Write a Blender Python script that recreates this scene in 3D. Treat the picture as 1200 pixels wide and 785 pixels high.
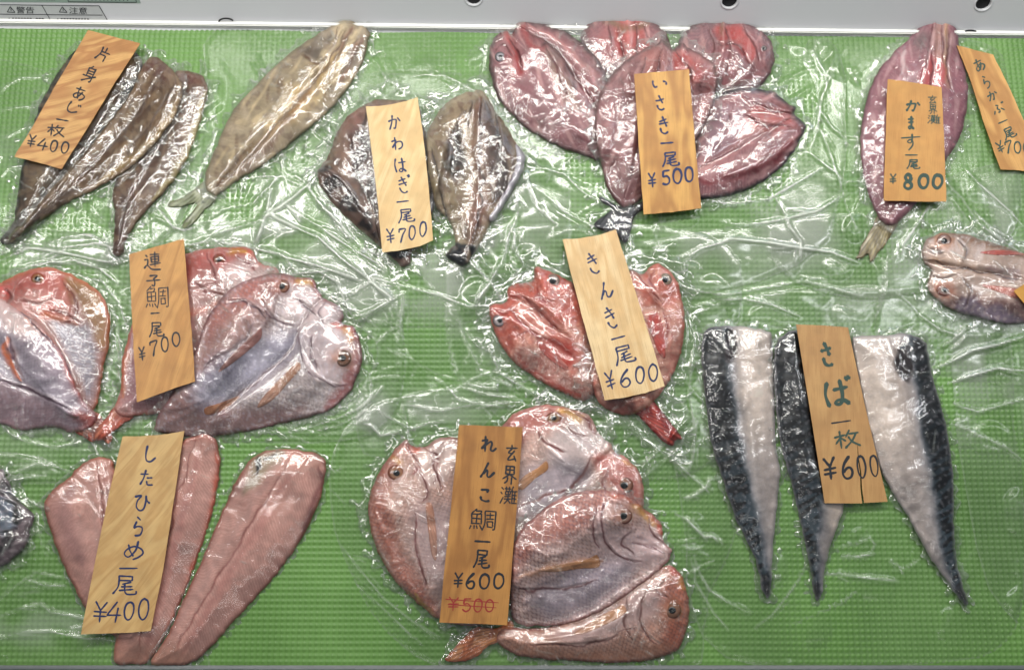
import bpy, bmesh, math, random
import numpy as np
from mathutils import Vector

for o in list(bpy.data.objects):
    bpy.data.objects.remove(o)
C = bpy.context.scene.collection
SC = bpy.context.scene
random.seed(7)
RNG = np.random.default_rng(11)

# ------------------------------------------------------------------ camera
TILT = math.radians(12.0)
HF = math.radians(27.0)              # half of the horizontal view
FPX = 600.0 / math.tan(HF)
DIST = FPX / 1000.0                  # one photo pixel is one millimetre at the middle of the mat
CY, CZ = -DIST * math.sin(TILT), DIST * math.cos(TILT)
cam = bpy.data.objects.new('camera', bpy.data.cameras.new('camera'))
C.objects.link(cam)
cam.location = (0, CY, CZ)
cam.rotation_euler = (TILT, 0, 0)
cam.data.sensor_width = 36
cam.data.lens = 18 / math.tan(HF)
cam.data.clip_start = 0.01
cam.data.clip_end = 50
SC.camera = cam

# ------------------------------------------------------------------ light
w = bpy.data.worlds.new('World'); SC.world = w; w.use_nodes = True
wn = w.node_tree
bg = wn.nodes['Background']
bg.inputs[0].default_value = (0.80, 0.90, 1.0, 1)
bg.inputs[1].default_value = 0.17

def lamp(name, loc, target, sx, sy, power, col):
    d = bpy.data.lights.new(name, 'AREA'); d.shape = 'RECTANGLE'; d.size = sx; d.size_y = sy
    d.energy = power; d.color = col
    o = bpy.data.objects.new(name, d); C.objects.link(o)
    o.location = loc
    o.rotation_euler = (Vector(target) - Vector(loc)).to_track_quat('-Z', 'Y').to_euler()
    return o
lamp('unseen_tube_lamp', (-0.10, 0.62, 1.00), (0, 0.1, 0), 2.2, 0.05, 15, (1.0, 0.98, 0.93))
lamp('unseen_tube_lamp', (0.15, 1.00, 1.60), (0, 0.1, 0), 2.4, 0.05, 12, (1.0, 0.98, 0.93))
lamp('unseen_tube_lamp', (0.0, -0.75, 1.95), (0, 0, 0), 2.4, 0.05, 2.4, (1.0, 0.98, 0.94))
lamp('unseen_tube_lamp', (-1.0, 0.2, 1.45), (-0.1, 0.1, 0), 0.045, 1.5, 6, (1.0, 0.98, 0.94))  # unseen side tube, added to multiply the glints in the film
lamp('unseen_tube_lamp', (1.15, 0.35, 1.45), (0.1, 0.1, 0), 0.045, 1.5, 6, (0.97, 0.98, 1.0))  # its unseen counterpart on the right, also added for glints
lamp('added_cool_panel_lamp', (1.1, 1.9, 1.3), (0, 0.1, 0), 1.4, 0.7, 7, (0.74, 0.87, 1.0))  # unseen cool panel, added to tint some film glints blue

SC.view_settings.view_transform = 'Standard'
SC.view_settings.look = 'None'
SC.view_settings.exposure = -0.22
SC.view_settings.gamma = 1.0
SC.cycles.use_denoising = True
SC.cycles.max_bounces = 8
SC.cycles.diffuse_bounces = 3
SC.cycles.glossy_bounces = 3
SC.cycles.transmission_bounces = 4
SC.cycles.transparent_max_bounces = 40
SC.cycles.sample_clamp_indirect = 4.0
SC.cycles.caustics_reflective = False
SC.cycles.caustics_refractive = False

# ------------------------------------------------------------------ helpers
ct, st = math.cos(TILT), math.sin(TILT)
def P(px, py, z):
    """Points on the level z (metres) seen at photo position px, py. Works on arrays."""
    px = np.asarray(px, float); py = np.asarray(py, float); z = np.asarray(z, float)
    dx = px - 600.0; dy = -(py - 392.5); dz = -FPX
    wy = dy * ct - dz * st
    wz = dy * st + dz * ct
    t = (z - CZ) / wz
    return np.stack(np.broadcast_arrays(dx * t, CY + wy * t, z), -1)

def lin(c):
    c = np.asarray(c, float) / 255.0
    return np.where(c <= 0.04045, c / 12.92, ((c + 0.055) / 1.055) ** 2.4)
def lin4(c):
    v = lin(c); return (float(v[0]), float(v[1]), float(v[2]), 1.0)

X0, Y0, WX, HY = -200, -40, 1620, 920
gx, gy = np.meshgrid(np.arange(WX) + X0, np.arange(HY) + Y0)

def bandnoise(lam, seed, aniso=1.0, ang=0.0, n=1024):
    """Smooth tiling noise with wavelength lam (px), stretched aniso times along ang."""
    r = np.random.default_rng(seed)
    f = np.fft.fftfreq(n)
    fx, fy = np.meshgrid(f, f)
    c, s = math.cos(ang), math.sin(ang)
    a = (fx * c + fy * s) * aniso; b = (-fx * s + fy * c)
    k = np.sqrt(a * a + b * b) * lam
    filt = np.exp(-((k - 0.75) / 0.45) ** 2)
    v = np.fft.ifft2(np.fft.fft2(r.standard_normal((n, n))) * filt).real
    return (v / v.std()).astype(np.float32)
def samp(field, x, y):
    n = field.shape[0]
    x = np.mod(x, n); y = np.mod(y, n)
    i = np.floor(x).astype(int) % n; j = np.floor(y).astype(int) % n
    fx = x - np.floor(x); fy = y - np.floor(y)
    i1 = (i + 1) % n; j1 = (j + 1) % n
    return (field[j, i] * (1 - fx) * (1 - fy) + field[j, i1] * fx * (1 - fy) + field[j1, i] * (1 - fx) * fy + field[j1, i1] * fx * fy)
NZ = {l: bandnoise(l, 100 + l) for l in (3, 6, 12, 25, 60, 140)}
AN = [bandnoise(9, 300 + k, 4.5, k * math.pi / 6) for k in range(6)]      # streaks in six directions
AW = [bandnoise(46, 400 + k, 3.2, k * math.pi / 6) for k in range(6)]

def facets(cx, cy, seed, n=1024):
    """crumpled film: planar facets between jittered knots, and how sharply they meet"""
    r = np.random.default_rng(seed); nx, ny = n // cx, n // cy
    jx = r.uniform(-0.42, 0.42, (ny, nx)) * cx; jy = r.uniform(-0.42, 0.42, (ny, nx)) * cy; hz = r.uniform(-1, 1, (ny, nx))
    out = np.zeros((n, n), np.float32)
    def knot(j, i): return ((i * cx + jx[j % ny, i % nx]), (j * cy + jy[j % ny, i % nx]), hz[j % ny, i % nx])
    flip = r.random((ny, nx)) < 0.5
    for j in range(ny):
        for i in range(nx):
            a, b, c, d = knot(j, i), knot(j, i + 1), knot(j + 1, i + 1), knot(j + 1, i)
            for t in (((a, b, c), (a, c, d)) if flip[j, i] else ((a, b, d), (b, c, d))):
                xs = [q[0] for q in t]; ys = [q[1] for q in t]
                x0, x1 = math.floor(min(xs)), math.ceil(max(xs)) + 1; y0, y1 = math.floor(min(ys)), math.ceil(max(ys)) + 1
                X, Y = np.meshgrid(np.arange(x0, x1), np.arange(y0, y1))
                den = (ys[1] - ys[2]) * (xs[0] - xs[2]) + (xs[2] - xs[1]) * (ys[0] - ys[2])
                if abs(den) < 1e-6: continue
                u = ((ys[1] - ys[2]) * (X - xs[2]) + (xs[2] - xs[1]) * (Y - ys[2])) / den
                v = ((ys[2] - ys[0]) * (X - xs[2]) + (xs[0] - xs[2]) * (Y - ys[2])) / den
                m = (u >= -1e-9) & (v >= -1e-9) & (u + v <= 1 + 1e-9)
                out[Y[m] % n, X[m] % n] = (u * t[0][2] + v * t[1][2] + (1 - u - v) * t[2][2])[m]
    lap = np.abs(np.roll(out, 1, 0) + np.roll(out, -1, 0) + np.roll(out, 1, 1) + np.roll(out, -1, 1) - 4 * out)
    lap = lap / np.percentile(lap, 98.5)
    return out, np.clip(lap, 0, 1).astype(np.float32)
FA_L = facets(64, 22, 1); FA_M = facets(32, 12, 2); FA_S = facets(16, 7, 3); FA_T = facets(8, 5, 4)
def fsamp(F, x, y, ang):
    """facet field turned so that its long side runs along ang"""
    c, s = math.cos(ang), math.sin(ang)
    wx = x + 5 * samp(NZ[140], x, y); wy = y + 5 * samp(NZ[140], y + 90, x)
    u = wx * c + wy * s; v = -wx * s + wy * c
    return samp(F[0], u, v), samp(F[1], u, v)

def rsamp(R, x, y):
    x = np.clip(np.asarray(x, float) - X0, 0, WX - 1.001); y = np.clip(np.asarray(y, float) - Y0, 0, HY - 1.001)
    i = x.astype(int); j = y.astype(int); fx = x - i; fy = y - j
    return R[j, i] * (1 - fx) * (1 - fy) + R[j, i + 1] * fx * (1 - fy) + R[j + 1, i] * (1 - fx) * fy + R[j + 1, i + 1] * fx * fy

def blur(A, r, it=2):
    for _ in range(it):
        for ax in (0, 1):
            p = [(0, 0), (0, 0)]; p[ax] = (r + 1, r)
            Q = np.cumsum(np.pad(A, p, mode='edge'), axis=ax)
            n = A.shape[ax]
            A = (np.take(Q, np.arange(2 * r + 1, n + 2 * r + 1), axis=ax) - np.take(Q, np.arange(0, n), axis=ax)) / (2 * r + 1)
    return A

def spline(pts, closed=True, seg=8):
    p = np.array(pts, float); n = len(p); out = []
    rng = range(n) if closed else range(n - 1)
    for i in rng:
        if closed:
            a, b, c, d = p[(i - 1) % n], p[i], p[(i + 1) % n], p[(i + 2) % n]
        else:
            a, b, c, d = p[max(i - 1, 0)], p[i], p[i + 1], p[min(i + 2, n - 1)]
        # centripetal weights keep short sides from overshooting
        for k in range(seg):
            t = k / seg
            m1 = (c - a) * 0.5; m2 = (d - b) * 0.5
            L = np.linalg.norm(c - b) + 1e-9
            for m in (m1, m2):
                q = np.linalg.norm(m)
                if q > L * 1.1: m *= L * 1.1 / q
            t2, t3 = t * t, t * t * t
            out.append((2 * t3 - 3 * t2 + 1) * b + (t3 - 2 * t2 + t) * m1 + (-2 * t3 + 3 * t2) * c + (t3 - t2) * m2)
    if not closed: out.append(p[-1])
    return np.array(out)

def seg_near(x, y, poly, closed=True):
    """distance to a polyline, nearest point and inside test, for flat arrays x, y"""
    q = np.roll(poly, -1, 0) if closed else poly[1:]
    p = poly if closed else poly[:-1]
    best = np.full(x.shape, 1e18); nx = np.zeros(x.shape); ny = np.zeros(x.shape); inside = np.zeros(x.shape, bool)
    arc = np.zeros(x.shape)
    acc = 0.0
    for (ax, ay), (bx, by) in zip(p, q):
        ex, ey = bx - ax, by - ay
        L2 = ex * ex + ey * ey + 1e-12
        t = np.clip(((x - ax) * ex + (y - ay) * ey) / L2, 0, 1)
        cx = ax + t * ex; cy = ay + t * ey
        d = (x - cx) ** 2 + (y - cy) ** 2
        m = d < best
        best = np.where(m, d, best); nx = np.where(m, cx, nx); ny = np.where(m, cy, ny)
        arc = np.where(m, acc + t * math.sqrt(L2), arc); acc += math.sqrt(L2)
        if closed and ey != 0:
            c = ((ay > y) != (by > y))
            xi = ax + (y - ay) / ey * ex
            inside ^= c & (x < xi)
    return np.sqrt(best), nx, ny, inside, arc / max(acc, 1e-9)

def box_of(poly, pad):
    return (int(poly[:, 0].min() - pad), int(poly[:, 1].min() - pad), int(poly[:, 0].max() + pad) + 1, int(poly[:, 1].max() + pad) + 1)
def raster_sdf(poly, pad=16):
    """signed distance (positive inside) on a window of the raster"""
    x0, y0, x1, y1 = box_of(poly, pad)
    x0, y0 = max(x0, X0), max(y0, Y0); x1, y1 = min(x1, X0 + WX - 1), min(y1, Y0 + HY - 1)
    sl = (slice(y0 - Y0, y1 - Y0), slice(x0 - X0, x1 - X0))
    x = gx[sl].astype(float); y = gy[sl].astype(float)
    d, _, _, ins, _ = seg_near(x, y, poly)
    return sl, x, y, np.where(ins, d, -d)

H = np.zeros((HY, WX), np.float64)           # height (metres) of whatever lies on top so far

def link(o, parent=None):
    C.objects.link(o)
    if parent is not None: o.parent = parent
    return o
def tag(o, label=None, cat=None, group=None, kind=None):
    if label: o['label'] = label
    if cat: o['category'] = cat
    if group: o['group'] = group
    if kind: o['kind'] = kind
    return o
def empty(name, loc):
    o = bpy.data.objects.new(name, None); o.location = loc; o.empty_display_size = 0.02
    C.objects.link(o); return o

def mesh_np(name, V, F, mat, parent=None, col=None, attrs=None, smooth=True, uv=None):
    me = bpy.data.meshes.new(name)
    V = np.ascontiguousarray(V, np.float32); F = np.ascontiguousarray(F, np.int32)
    if parent is not None:
        V = V - np.array(root_loc(parent), np.float32)
    k = F.shape[1]
    me.vertices.add(len(V)); me.vertices.foreach_set('co', V.ravel())
    me.loops.add(F.size); me.loops.foreach_set('vertex_index', F.ravel())
    me.polygons.add(len(F)); me.polygons.foreach_set('loop_start', np.arange(0, F.size, k, dtype=np.int32))
    me.polygons.foreach_set('loop_total', np.full(len(F), k, np.int32))
    me.update(calc_edges=True)
    if smooth: me.polygons.foreach_set('use_smooth', np.ones(len(F), bool))
    if col is not None:
        a = me.attributes.new('tint', 'FLOAT_COLOR', 'POINT')
        a.data.foreach_set('color', np.ascontiguousarray(np.concatenate([col, np.ones((len(V), 1))], 1), np.float32).ravel())
    for kk, v in (attrs or {}).items():
        a = me.attributes.new(kk, 'FLOAT', 'POINT'); a.data.foreach_set('value', np.ascontiguousarray(v, np.float32))
    if uv is not None:
        a = me.attributes.new('slipuv', 'FLOAT2', 'POINT'); a.data.foreach_set('vector', np.ascontiguousarray(uv, np.float32).ravel())
    me.validate()
    me.materials.append(mat)
    o = bpy.data.objects.new(name, me)
    return link(o, parent)
def root_loc(o):
    l = Vector((0, 0, 0))
    while o is not None:
        l = l + o.location; o = o.parent
    return l

def outline_grid(poly, step, jit=0.0):
    """quads filling a polygon, the outer ring pulled onto the outline"""
    x0, y0, x1, y1 = box_of(poly, 2 * step)
    xs = np.arange(x0, x1 + step, step); ys = np.arange(y0, y1 + step, step)
    X, Y = np.meshgrid(xs, ys)
    sh = X.shape
    x = X.ravel().astype(float); y = Y.ravel().astype(float)
    d, nx, ny, ins, _ = seg_near(x, y, poly)
    I = ins.reshape(sh)
    idx = np.arange(x.size).reshape(sh)
    cell = (I[:-1, :-1].astype(int) + I[:-1, 1:] + I[1:, :-1] + I[1:, 1:]) >= 1
    a = idx[:-1, :-1][cell]; b = idx[:-1, 1:][cell]; c = idx[1:, 1:][cell]; e = idx[1:, :-1][cell]
    F = np.stack([a, e, c, b], 1)
    used = np.zeros(x.size, bool); used[F.ravel()] = True
    out = used & ~ins
    near = used & ins & (d < 0.35 * step)
    mv = out | near
    x[mv] = nx[mv]; y[mv] = ny[mv]
    d = np.where(mv, 0.0, d)
    remap = np.cumsum(used) - 1
    F = remap[F]
    ax = x[used]; ay = y[used]
    # drop collapsed quads
    qa = np.stack([ax[F], ay[F]], -1)
    area = 0.5 * np.abs((qa[:, 2, 0] - qa[:, 0, 0]) * (qa[:, 3, 1] - qa[:, 1, 1]) - (qa[:, 3, 0] - qa[:, 1, 0]) * (qa[:, 2, 1] - qa[:, 0, 1]))
    F = F[area > 1e-4 * step * step]
    return ax, ay, d[used], F

def border_edges(F):
    e = np.concatenate([F[:, [0, 1]], F[:, [1, 2]], F[:, [2, 3]], F[:, [3, 0]]])
    e = e[e[:, 0] != e[:, 1]]
    key = np.sort(e, 1); k = key[:, 0].astype(np.int64) * 10000000 + key[:, 1]
    u, inv, cnt = np.unique(k, return_inverse=True, return_counts=True)
    return e[cnt[inv] == 1]

# ------------------------------------------------------------------ materials
def newmat(name):
    m = bpy.data.materials.new(name); m.use_nodes = True
    nt = m.node_tree
    for n in list(nt.nodes):
        if n.type != 'OUTPUT_MATERIAL': nt.nodes.remove(n)
    return m, nt, [n for n in nt.nodes if n.type == 'OUTPUT_MATERIAL'][0]
def nd(nt, t, **kw):
    n = nt.nodes.new(t)
    for k, v in kw.items():
        if k.startswith('_'): setattr(n, k[1:], v)
        else: n.inputs[k.replace('_', ' ')].default_value = v
    return n
def simple(name, col, rough=0.5, metal=0.0, noise=0.0, nscale=40.0, bump=0.0):
    m, nt, out = newmat(name)
    b = nd(nt, 'ShaderNodeBsdfPrincipled', Roughness=rough, Metallic=metal)
    b.inputs['Base Color'].default_value = lin4(col)
    tc = nd(nt, 'ShaderNodeTexCoord')
    n = nd(nt, 'ShaderNodeTexNoise', Scale=nscale, Detail=5.0)
    nt.links.new(tc.outputs['Object'], n.inputs['Vector'])
    if noise:
        mx = nd(nt, 'ShaderNodeMix', _data_type='RGBA', _blend_type='MULTIPLY')
        mx.inputs[0].default_value = 1.0
        mx.inputs[6].default_value = lin4(col)
        mr = nd(nt, 'ShaderNodeMapRange'); mr.inputs['To Min'].default_value = 1 - noise; mr.inputs['To Max'].default_value = 1 + noise
        nt.links.new(n.outputs['Fac'], mr.inputs['Value']); nt.links.new(mr.outputs[0], mx.inputs[7])
        nt.links.new(mx.outputs[2], b.inputs['Base Color'])
    if bump:
        bp = nd(nt, 'ShaderNodeBump', Strength=bump, Distance=0.001)
        nt.links.new(n.outputs['Fac'], bp.inputs['Height']); nt.links.new(bp.outputs[0], b.inputs['Normal'])
    nt.links.new(b.outputs[0], out.inputs[0])
    return m

def fish_mat(name, scale_pat=0.0, rough=0.38):
    m, nt, out = newmat(name)
    L = nt.links
    b = nd(nt, 'ShaderNodeBsdfPrincipled', Roughness=rough)
    b.inputs['Coat Weight'].default_value = 0.5; b.inputs['Coat Roughness'].default_value = 0.12
    b.inputs['Subsurface Weight'].default_value = 0.0
    at = nd(nt, 'ShaderNodeAttribute', _attribute_name='tint')
    tc = nd(nt, 'ShaderNodeTexCoord')
    n1 = nd(nt, 'ShaderNodeTexNoise', Scale=420.0, Detail=6.0, Roughness=0.65)
    L.new(tc.outputs['Object'], n1.inputs['Vector'])
    mr = nd(nt, 'ShaderNodeMapRange'); mr.inputs['From Min'].default_value = 0.3; mr.inputs['From Max'].default_value = 0.7
    mr.inputs['To Min'].default_value = 0.90; mr.inputs['To Max'].default_value = 1.10
    L.new(n1.outputs['Fac'], mr.inputs['Value'])
    mx = nd(nt, 'ShaderNodeMix', _data_type='RGBA', _blend_type='MULTIPLY'); mx.inputs[0].default_value = 1.0
    L.new(at.outputs['Color'], mx.inputs[6]); L.new(mr.outputs[0], mx.inputs[7])
    L.new(mx.outputs[2], b.inputs['Base Color'])
    bp = nd(nt, 'ShaderNodeBump', Strength=0.22, Distance=0.0006)
    h = n1.outputs['Fac']
    if scale_pat:
        vo = nd(nt, 'ShaderNodeTexVoronoi', Scale=360.0)
        L.new(tc.outputs['Object'], vo.inputs['Vector'])
        ad = nd(nt, 'ShaderNodeMath', _operation='MULTIPLY_ADD'); ad.inputs[1].default_value = scale_pat
        L.new(vo.outputs['Distance'], ad.inputs[0]); L.new(n1.outputs['Fac'], ad.inputs[2]); h = ad.outputs[0]
    L.new(h, bp.inputs['Height']); L.new(bp.outputs[0], b.inputs['Normal'])
    L.new(b.outputs[0], out.inputs[0])
    return m

def film_mat(name, gloss0, milk0, milk1, rough, bump, bscale, gloss1=0.35):
    """clear film: what lies below shows through, bright things mirror in it, folds and the painted sheen turn milky"""
    m, nt, out = newmat(name)
    L = nt.links
    tc = nd(nt, 'ShaderNodeTexCoord')
    n1 = nd(nt, 'ShaderNodeTexNoise', Scale=bscale, Detail=3.0, Roughness=0.55, Distortion=1.2)
    L.new(tc.outputs['Object'], n1.inputs['Vector'])
    rg = nd(nt, 'ShaderNodeMath', _operation='SUBTRACT'); rg.inputs[1].default_value = 0.5
    L.new(n1.outputs['Fac'], rg.inputs[0])
    ab = nd(nt, 'ShaderNodeMath', _operation='ABSOLUTE'); L.new(rg.outputs[0], ab.inputs[0])
    bp = nd(nt, 'ShaderNodeBump', Strength=bump, Distance=0.004); bp.invert = True
    L.new(ab.outputs[0], bp.inputs['Height'])
    gl = nd(nt, 'ShaderNodeBsdfAnisotropic') if False else nd(nt, 'ShaderNodeBsdfGlossy', Roughness=rough)
    L.new(bp.outputs[0], gl.inputs['Normal'])
    tr = nd(nt, 'ShaderNodeBsdfTransparent'); tr.inputs[0].default_value = (0.985, 0.985, 0.985, 1)
    df = nd(nt, 'ShaderNodeBsdfDiffuse'); df.inputs[0].default_value = (0.90, 0.93, 0.84, 1)
    tl = nd(nt, 'ShaderNodeBsdfTranslucent'); tl.inputs[0].default_value = (0.90, 0.93, 0.84, 1)
    mm = nd(nt, 'ShaderNodeMixShader'); mm.inputs[0].default_value = 0.4
    L.new(df.outputs[0], mm.inputs[1]); L.new(tl.outputs[0], mm.inputs[2])
    cr = nd(nt, 'ShaderNodeAttribute', _attribute_name='crease_haze')
    mk = nd(nt, 'ShaderNodeMapRange'); mk.inputs['To Min'].default_value = milk0; mk.inputs['To Max'].default_value = milk1
    L.new(cr.outputs['Fac'], mk.inputs['Value'])
    m1 = nd(nt, 'ShaderNodeMixShader'); L.new(mk.outputs[0], m1.inputs[0]); L.new(tr.outputs[0], m1.inputs[1]); L.new(mm.outputs[0], m1.inputs[2])
    fr = nd(nt, 'ShaderNodeLayerWeight', Blend=0.25); L.new(bp.outputs[0], fr.inputs['Normal'])
    gk = nd(nt, 'ShaderNodeMapRange'); gk.inputs['To Min'].default_value = gloss0; gk.inputs['To Max'].default_value = gloss1
    mxx = nd(nt, 'ShaderNodeMath', _operation='MAXIMUM')
    c2 = nd(nt, 'ShaderNodeMath', _operation='MULTIPLY'); c2.inputs[1].default_value = 0.5; L.new(cr.outputs['Fac'], c2.inputs[0])
    L.new(fr.outputs['Fresnel'], mxx.inputs[0]); L.new(c2.outputs[0], mxx.inputs[1])
    L.new(mxx.outputs[0], gk.inputs['Value'])
    m2 = nd(nt, 'ShaderNodeMixShader'); L.new(gk.outputs[0], m2.inputs[0]); L.new(m1.outputs[0], m2.inputs[1]); L.new(gl.outputs[0], m2.inputs[2])
    L.new(m2.outputs[0], out.inputs[0])
    return m

M = {}
M['skin'] = fish_mat('fish_skin', 0.35, 0.34)
M['flesh'] = fish_mat('fish_flesh', 0.0, 0.42)
M['wrap'] = film_mat('tight_film', 0.05, 0.0, 0.50, 0.05, 0.08, 160.0, 0.60)
M['sheet'] = film_mat('loose_film', 0.028, 0.012, 0.58, 0.15, 0.06, 40.0, 0.28)
M['white'] = simple('white_painted_panel', (206, 207, 210), 0.35, noise=0.03, nscale=9)
M['lip'] = simple('white_tray_lip', (246, 245, 240), 0.4, noise=0.04, nscale=60)
M['alu'] = simple('aluminium_rail', (170, 172, 172), 0.33, metal=0.85, noise=0.1, nscale=90)
M['dark'] = simple('dark_gap', (22, 22, 24), 0.6)
M['ink'] = simple('navy_brush_ink', (16, 36, 84), 0.55, noise=0.35, nscale=350)
M['ink_green'] = simple('faded_green_ink', (52, 76, 66), 0.6, noise=0.4, nscale=400)
M['ink_black'] = simple('black_brush_ink', (20, 26, 36), 0.5, noise=0.3, nscale=350)
M['ink_red'] = simple('red_brush_ink', (150, 42, 38), 0.6, noise=0.3, nscale=350)
M['pupil'] = simple('eye_pupil', (14, 14, 16), 0.08)
M['print'] = simple('black_print', (40, 42, 46), 0.6)
M['sticker'] = simple('grey_sticker', (186, 188, 188), 0.4, noise=0.03)
M['sticker_green'] = simple('greenish_sticker', (138, 156, 146), 0.4, noise=0.05)
M['rubber'] = simple('black_rubber', (16, 16, 17), 0.4)

def iris_mat(name, ring, inner):
    m, nt, out = newmat(name); L = nt.links
    b = nd(nt, 'ShaderNodeBsdfPrincipled', Roughness=0.15)
    at = nd(nt, 'ShaderNodeAttribute', _attribute_name='tint')
    L.new(at.outputs['Color'], b.inputs['Base Color'])
    L.new(b.outputs[0], out.inputs[0]); return m
M['iris'] = iris_mat('eye_iris', None, None)

def mat_green():
    m, nt, out = newmat('green_embossed_plastic'); L = nt.links
    b = nd(nt, 'ShaderNodeBsdfPrincipled', Roughness=0.36)
    tc = nd(nt, 'ShaderNodeTexCoord')
    n = nd(nt, 'ShaderNodeTexNoise', Scale=6.0, Detail=9.0, Roughness=0.68); L.new(tc.outputs['Object'], n.inputs['Vector'])
    cr = nd(nt, 'ShaderNodeValToRGB'); L.new(n.outputs['Fac'], cr.inputs[0])
    cr.color_ramp.elements[0].position = 0.3; cr.color_ramp.elements[0].color = lin4((90, 130, 62))
    cr.color_ramp.elements[1].position = 0.7; cr.color_ramp.elements[1].color = lin4((116, 158, 84))
    L.new(cr.outputs[0], b.inputs['Base Color'])
    L.new(b.outputs[0], out.inputs[0]); return m
M['mat'] = mat_green()
def wood_mat(name, light, dark, vein, wave=1.0, rot=0.0, contrast=1.0):
    m, nt, out = newmat(name); L = nt.links
    b = nd(nt, 'ShaderNodeBsdfPrincipled', Roughness=0.5)
    at = nd(nt, 'ShaderNodeAttribute', _attribute_name='slipuv')
    mp = nd(nt, 'ShaderNodeMapping'); mp.inputs['Rotation'].default_value = (0, 0, rot)
    L.new(at.outputs['Vector'], mp.inputs['Vector'])
    # broad figure
    mp2 = nd(nt, 'ShaderNodeMapping'); mp2.inputs['Scale'].default_value = (2.6, 0.55, 1); L.new(mp.outputs[0], mp2.inputs['Vector'])
    n = nd(nt, 'ShaderNodeTexNoise', Scale=1.0, Detail=2.0, Distortion=0.6 * wave); L.new(mp2.outputs[0], n.inputs['Vector'])
    mu = nd(nt, 'ShaderNodeMath', _operation='MULTIPLY'); mu.inputs[1].default_value = 15.0; L.new(n.outputs['Fac'], mu.inputs[0])
    sn = nd(nt, 'ShaderNodeMath', _operation='SINE'); L.new(mu.outputs[0], sn.inputs[0])
    mr = nd(nt, 'ShaderNodeMapRange'); mr.inputs['From Min'].default_value = -1; L.new(sn.outputs[0], mr.inputs['Value'])
    pw = nd(nt, 'ShaderNodeMath', _operation='POWER'); pw.inputs[1].default_value = 2.4; L.new(mr.outputs[0], pw.inputs[0])
    # fine fibres
    mp3 = nd(nt, 'ShaderNodeMapping'); mp3.inputs['Scale'].default_value = (60.0, 2.2, 1); L.new(mp.outputs[0], mp3.inputs['Vector'])
    f = nd(nt, 'ShaderNodeTexNoise', Scale=1.0, Detail=4.0); L.new(mp3.outputs[0], f.inputs['Vector'])
    m1 = nd(nt, 'ShaderNodeMix', _data_type='RGBA'); m1.inputs[6].default_value = lin4(light); m1.inputs[7].default_value = lin4(dark)
    k = nd(nt, 'ShaderNodeMath', _operation='MULTIPLY'); k.inputs[1].default_value = 0.72 * contrast; L.new(pw.outputs[0], k.inputs[0])
    L.new(k.outputs[0], m1.inputs[0])
    fr = nd(nt, 'ShaderNodeMapRange'); fr.inputs['From Min'].default_value = 0.52; fr.inputs['From Max'].default_value = 0.75; fr.inputs['To Max'].default_value = 0.55
    L.new(f.outputs['Fac'], fr.inputs['Value'])
    m2 = nd(nt, 'ShaderNodeMix', _data_type='RGBA'); L.new(fr.outputs[0], m2.inputs[0]); L.new(m1.outputs[2], m2.inputs[6]); m2.inputs[7].default_value = lin4(vein)
    # blotchy patina
    n3 = nd(nt, 'ShaderNodeTexNoise', Scale=3.0, Detail=5.0); L.new(mp.outputs[0], n3.inputs['Vector'])
    r3 = nd(nt, 'ShaderNodeMapRange'); r3.inputs['To Min'].default_value = 0.78; r3.inputs['To Max'].default_value = 1.2; L.new(n3.outputs['Fac'], r3.inputs['Value'])
    m3 = nd(nt, 'ShaderNodeMix', _data_type='RGBA', _blend_type='MULTIPLY'); m3.inputs[0].default_value = 1
    L.new(m2.outputs[2], m3.inputs[6]); L.new(r3.outputs[0], m3.inputs[7]); L.new(m3.outputs[2], b.inputs['Base Color'])
    bp = nd(nt, 'ShaderNodeBump', Strength=0.25, Distance=0.0004); L.new(f.outputs['Fac'], bp.inputs['Height']); L.new(bp.outputs[0], b.inputs['Normal'])
    L.new(b.outputs[0], out.inputs[0]); return m

# ------------------------------------------------------------------ the setting
MZ = 0.0
def build_mat():
    pitch = 0.0064
    c00 = P(-90, 33, 0); c10 = P(1290, 46, 0)
    xs = np.arange(-0.82, 0.82, pitch / 4)
    ys = np.arange(-0.44, 0.49, pitch / 4)
    X, Y = np.meshgrid(xs, ys)
    i = np.arange(len(xs)); j = np.arange(len(ys))
    # little raised half-lens studs in straight rows, their flat side to the back
    pu = np.array([0.0, 0.45, 1.0, 0.45])[i % 4]
    pv = np.array([0.0, 0.45, 0.8, 1.0])[j % 4]
    Z = 0.0024 * pv[:, None] * pu[None, :] - 0.0003
    y_top = c00[1] + (X - c00[0]) / (c10[0] - c00[0]) * (c10[1] - c00[1])
    Y = np.minimum(Y, y_top)
    Z = Z + 0.0008 * samp(NZ[140], X * 700, Y * 700)
    n, mcol = X.shape
    idx = np.arange(X.size).reshape(X.shape)
    keep = (Y[:-1, :-1] < y_top[:-1, :-1] - 1e-6)
    F = np.stack([idx[:-1, :-1][keep], idx[:-1, 1:][keep], idx[1:, 1:][keep], idx[1:, :-1][keep]], 1)
    V = np.stack([X.ravel(), Y.ravel(), Z.ravel()], 1)
    o = mesh_np('green_mat', V, F, M['mat'], smooth=True)
    tag(o, 'bright green embossed plastic mat lining the tray under all the fish', 'mat', kind='structure')
build_mat()

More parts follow.
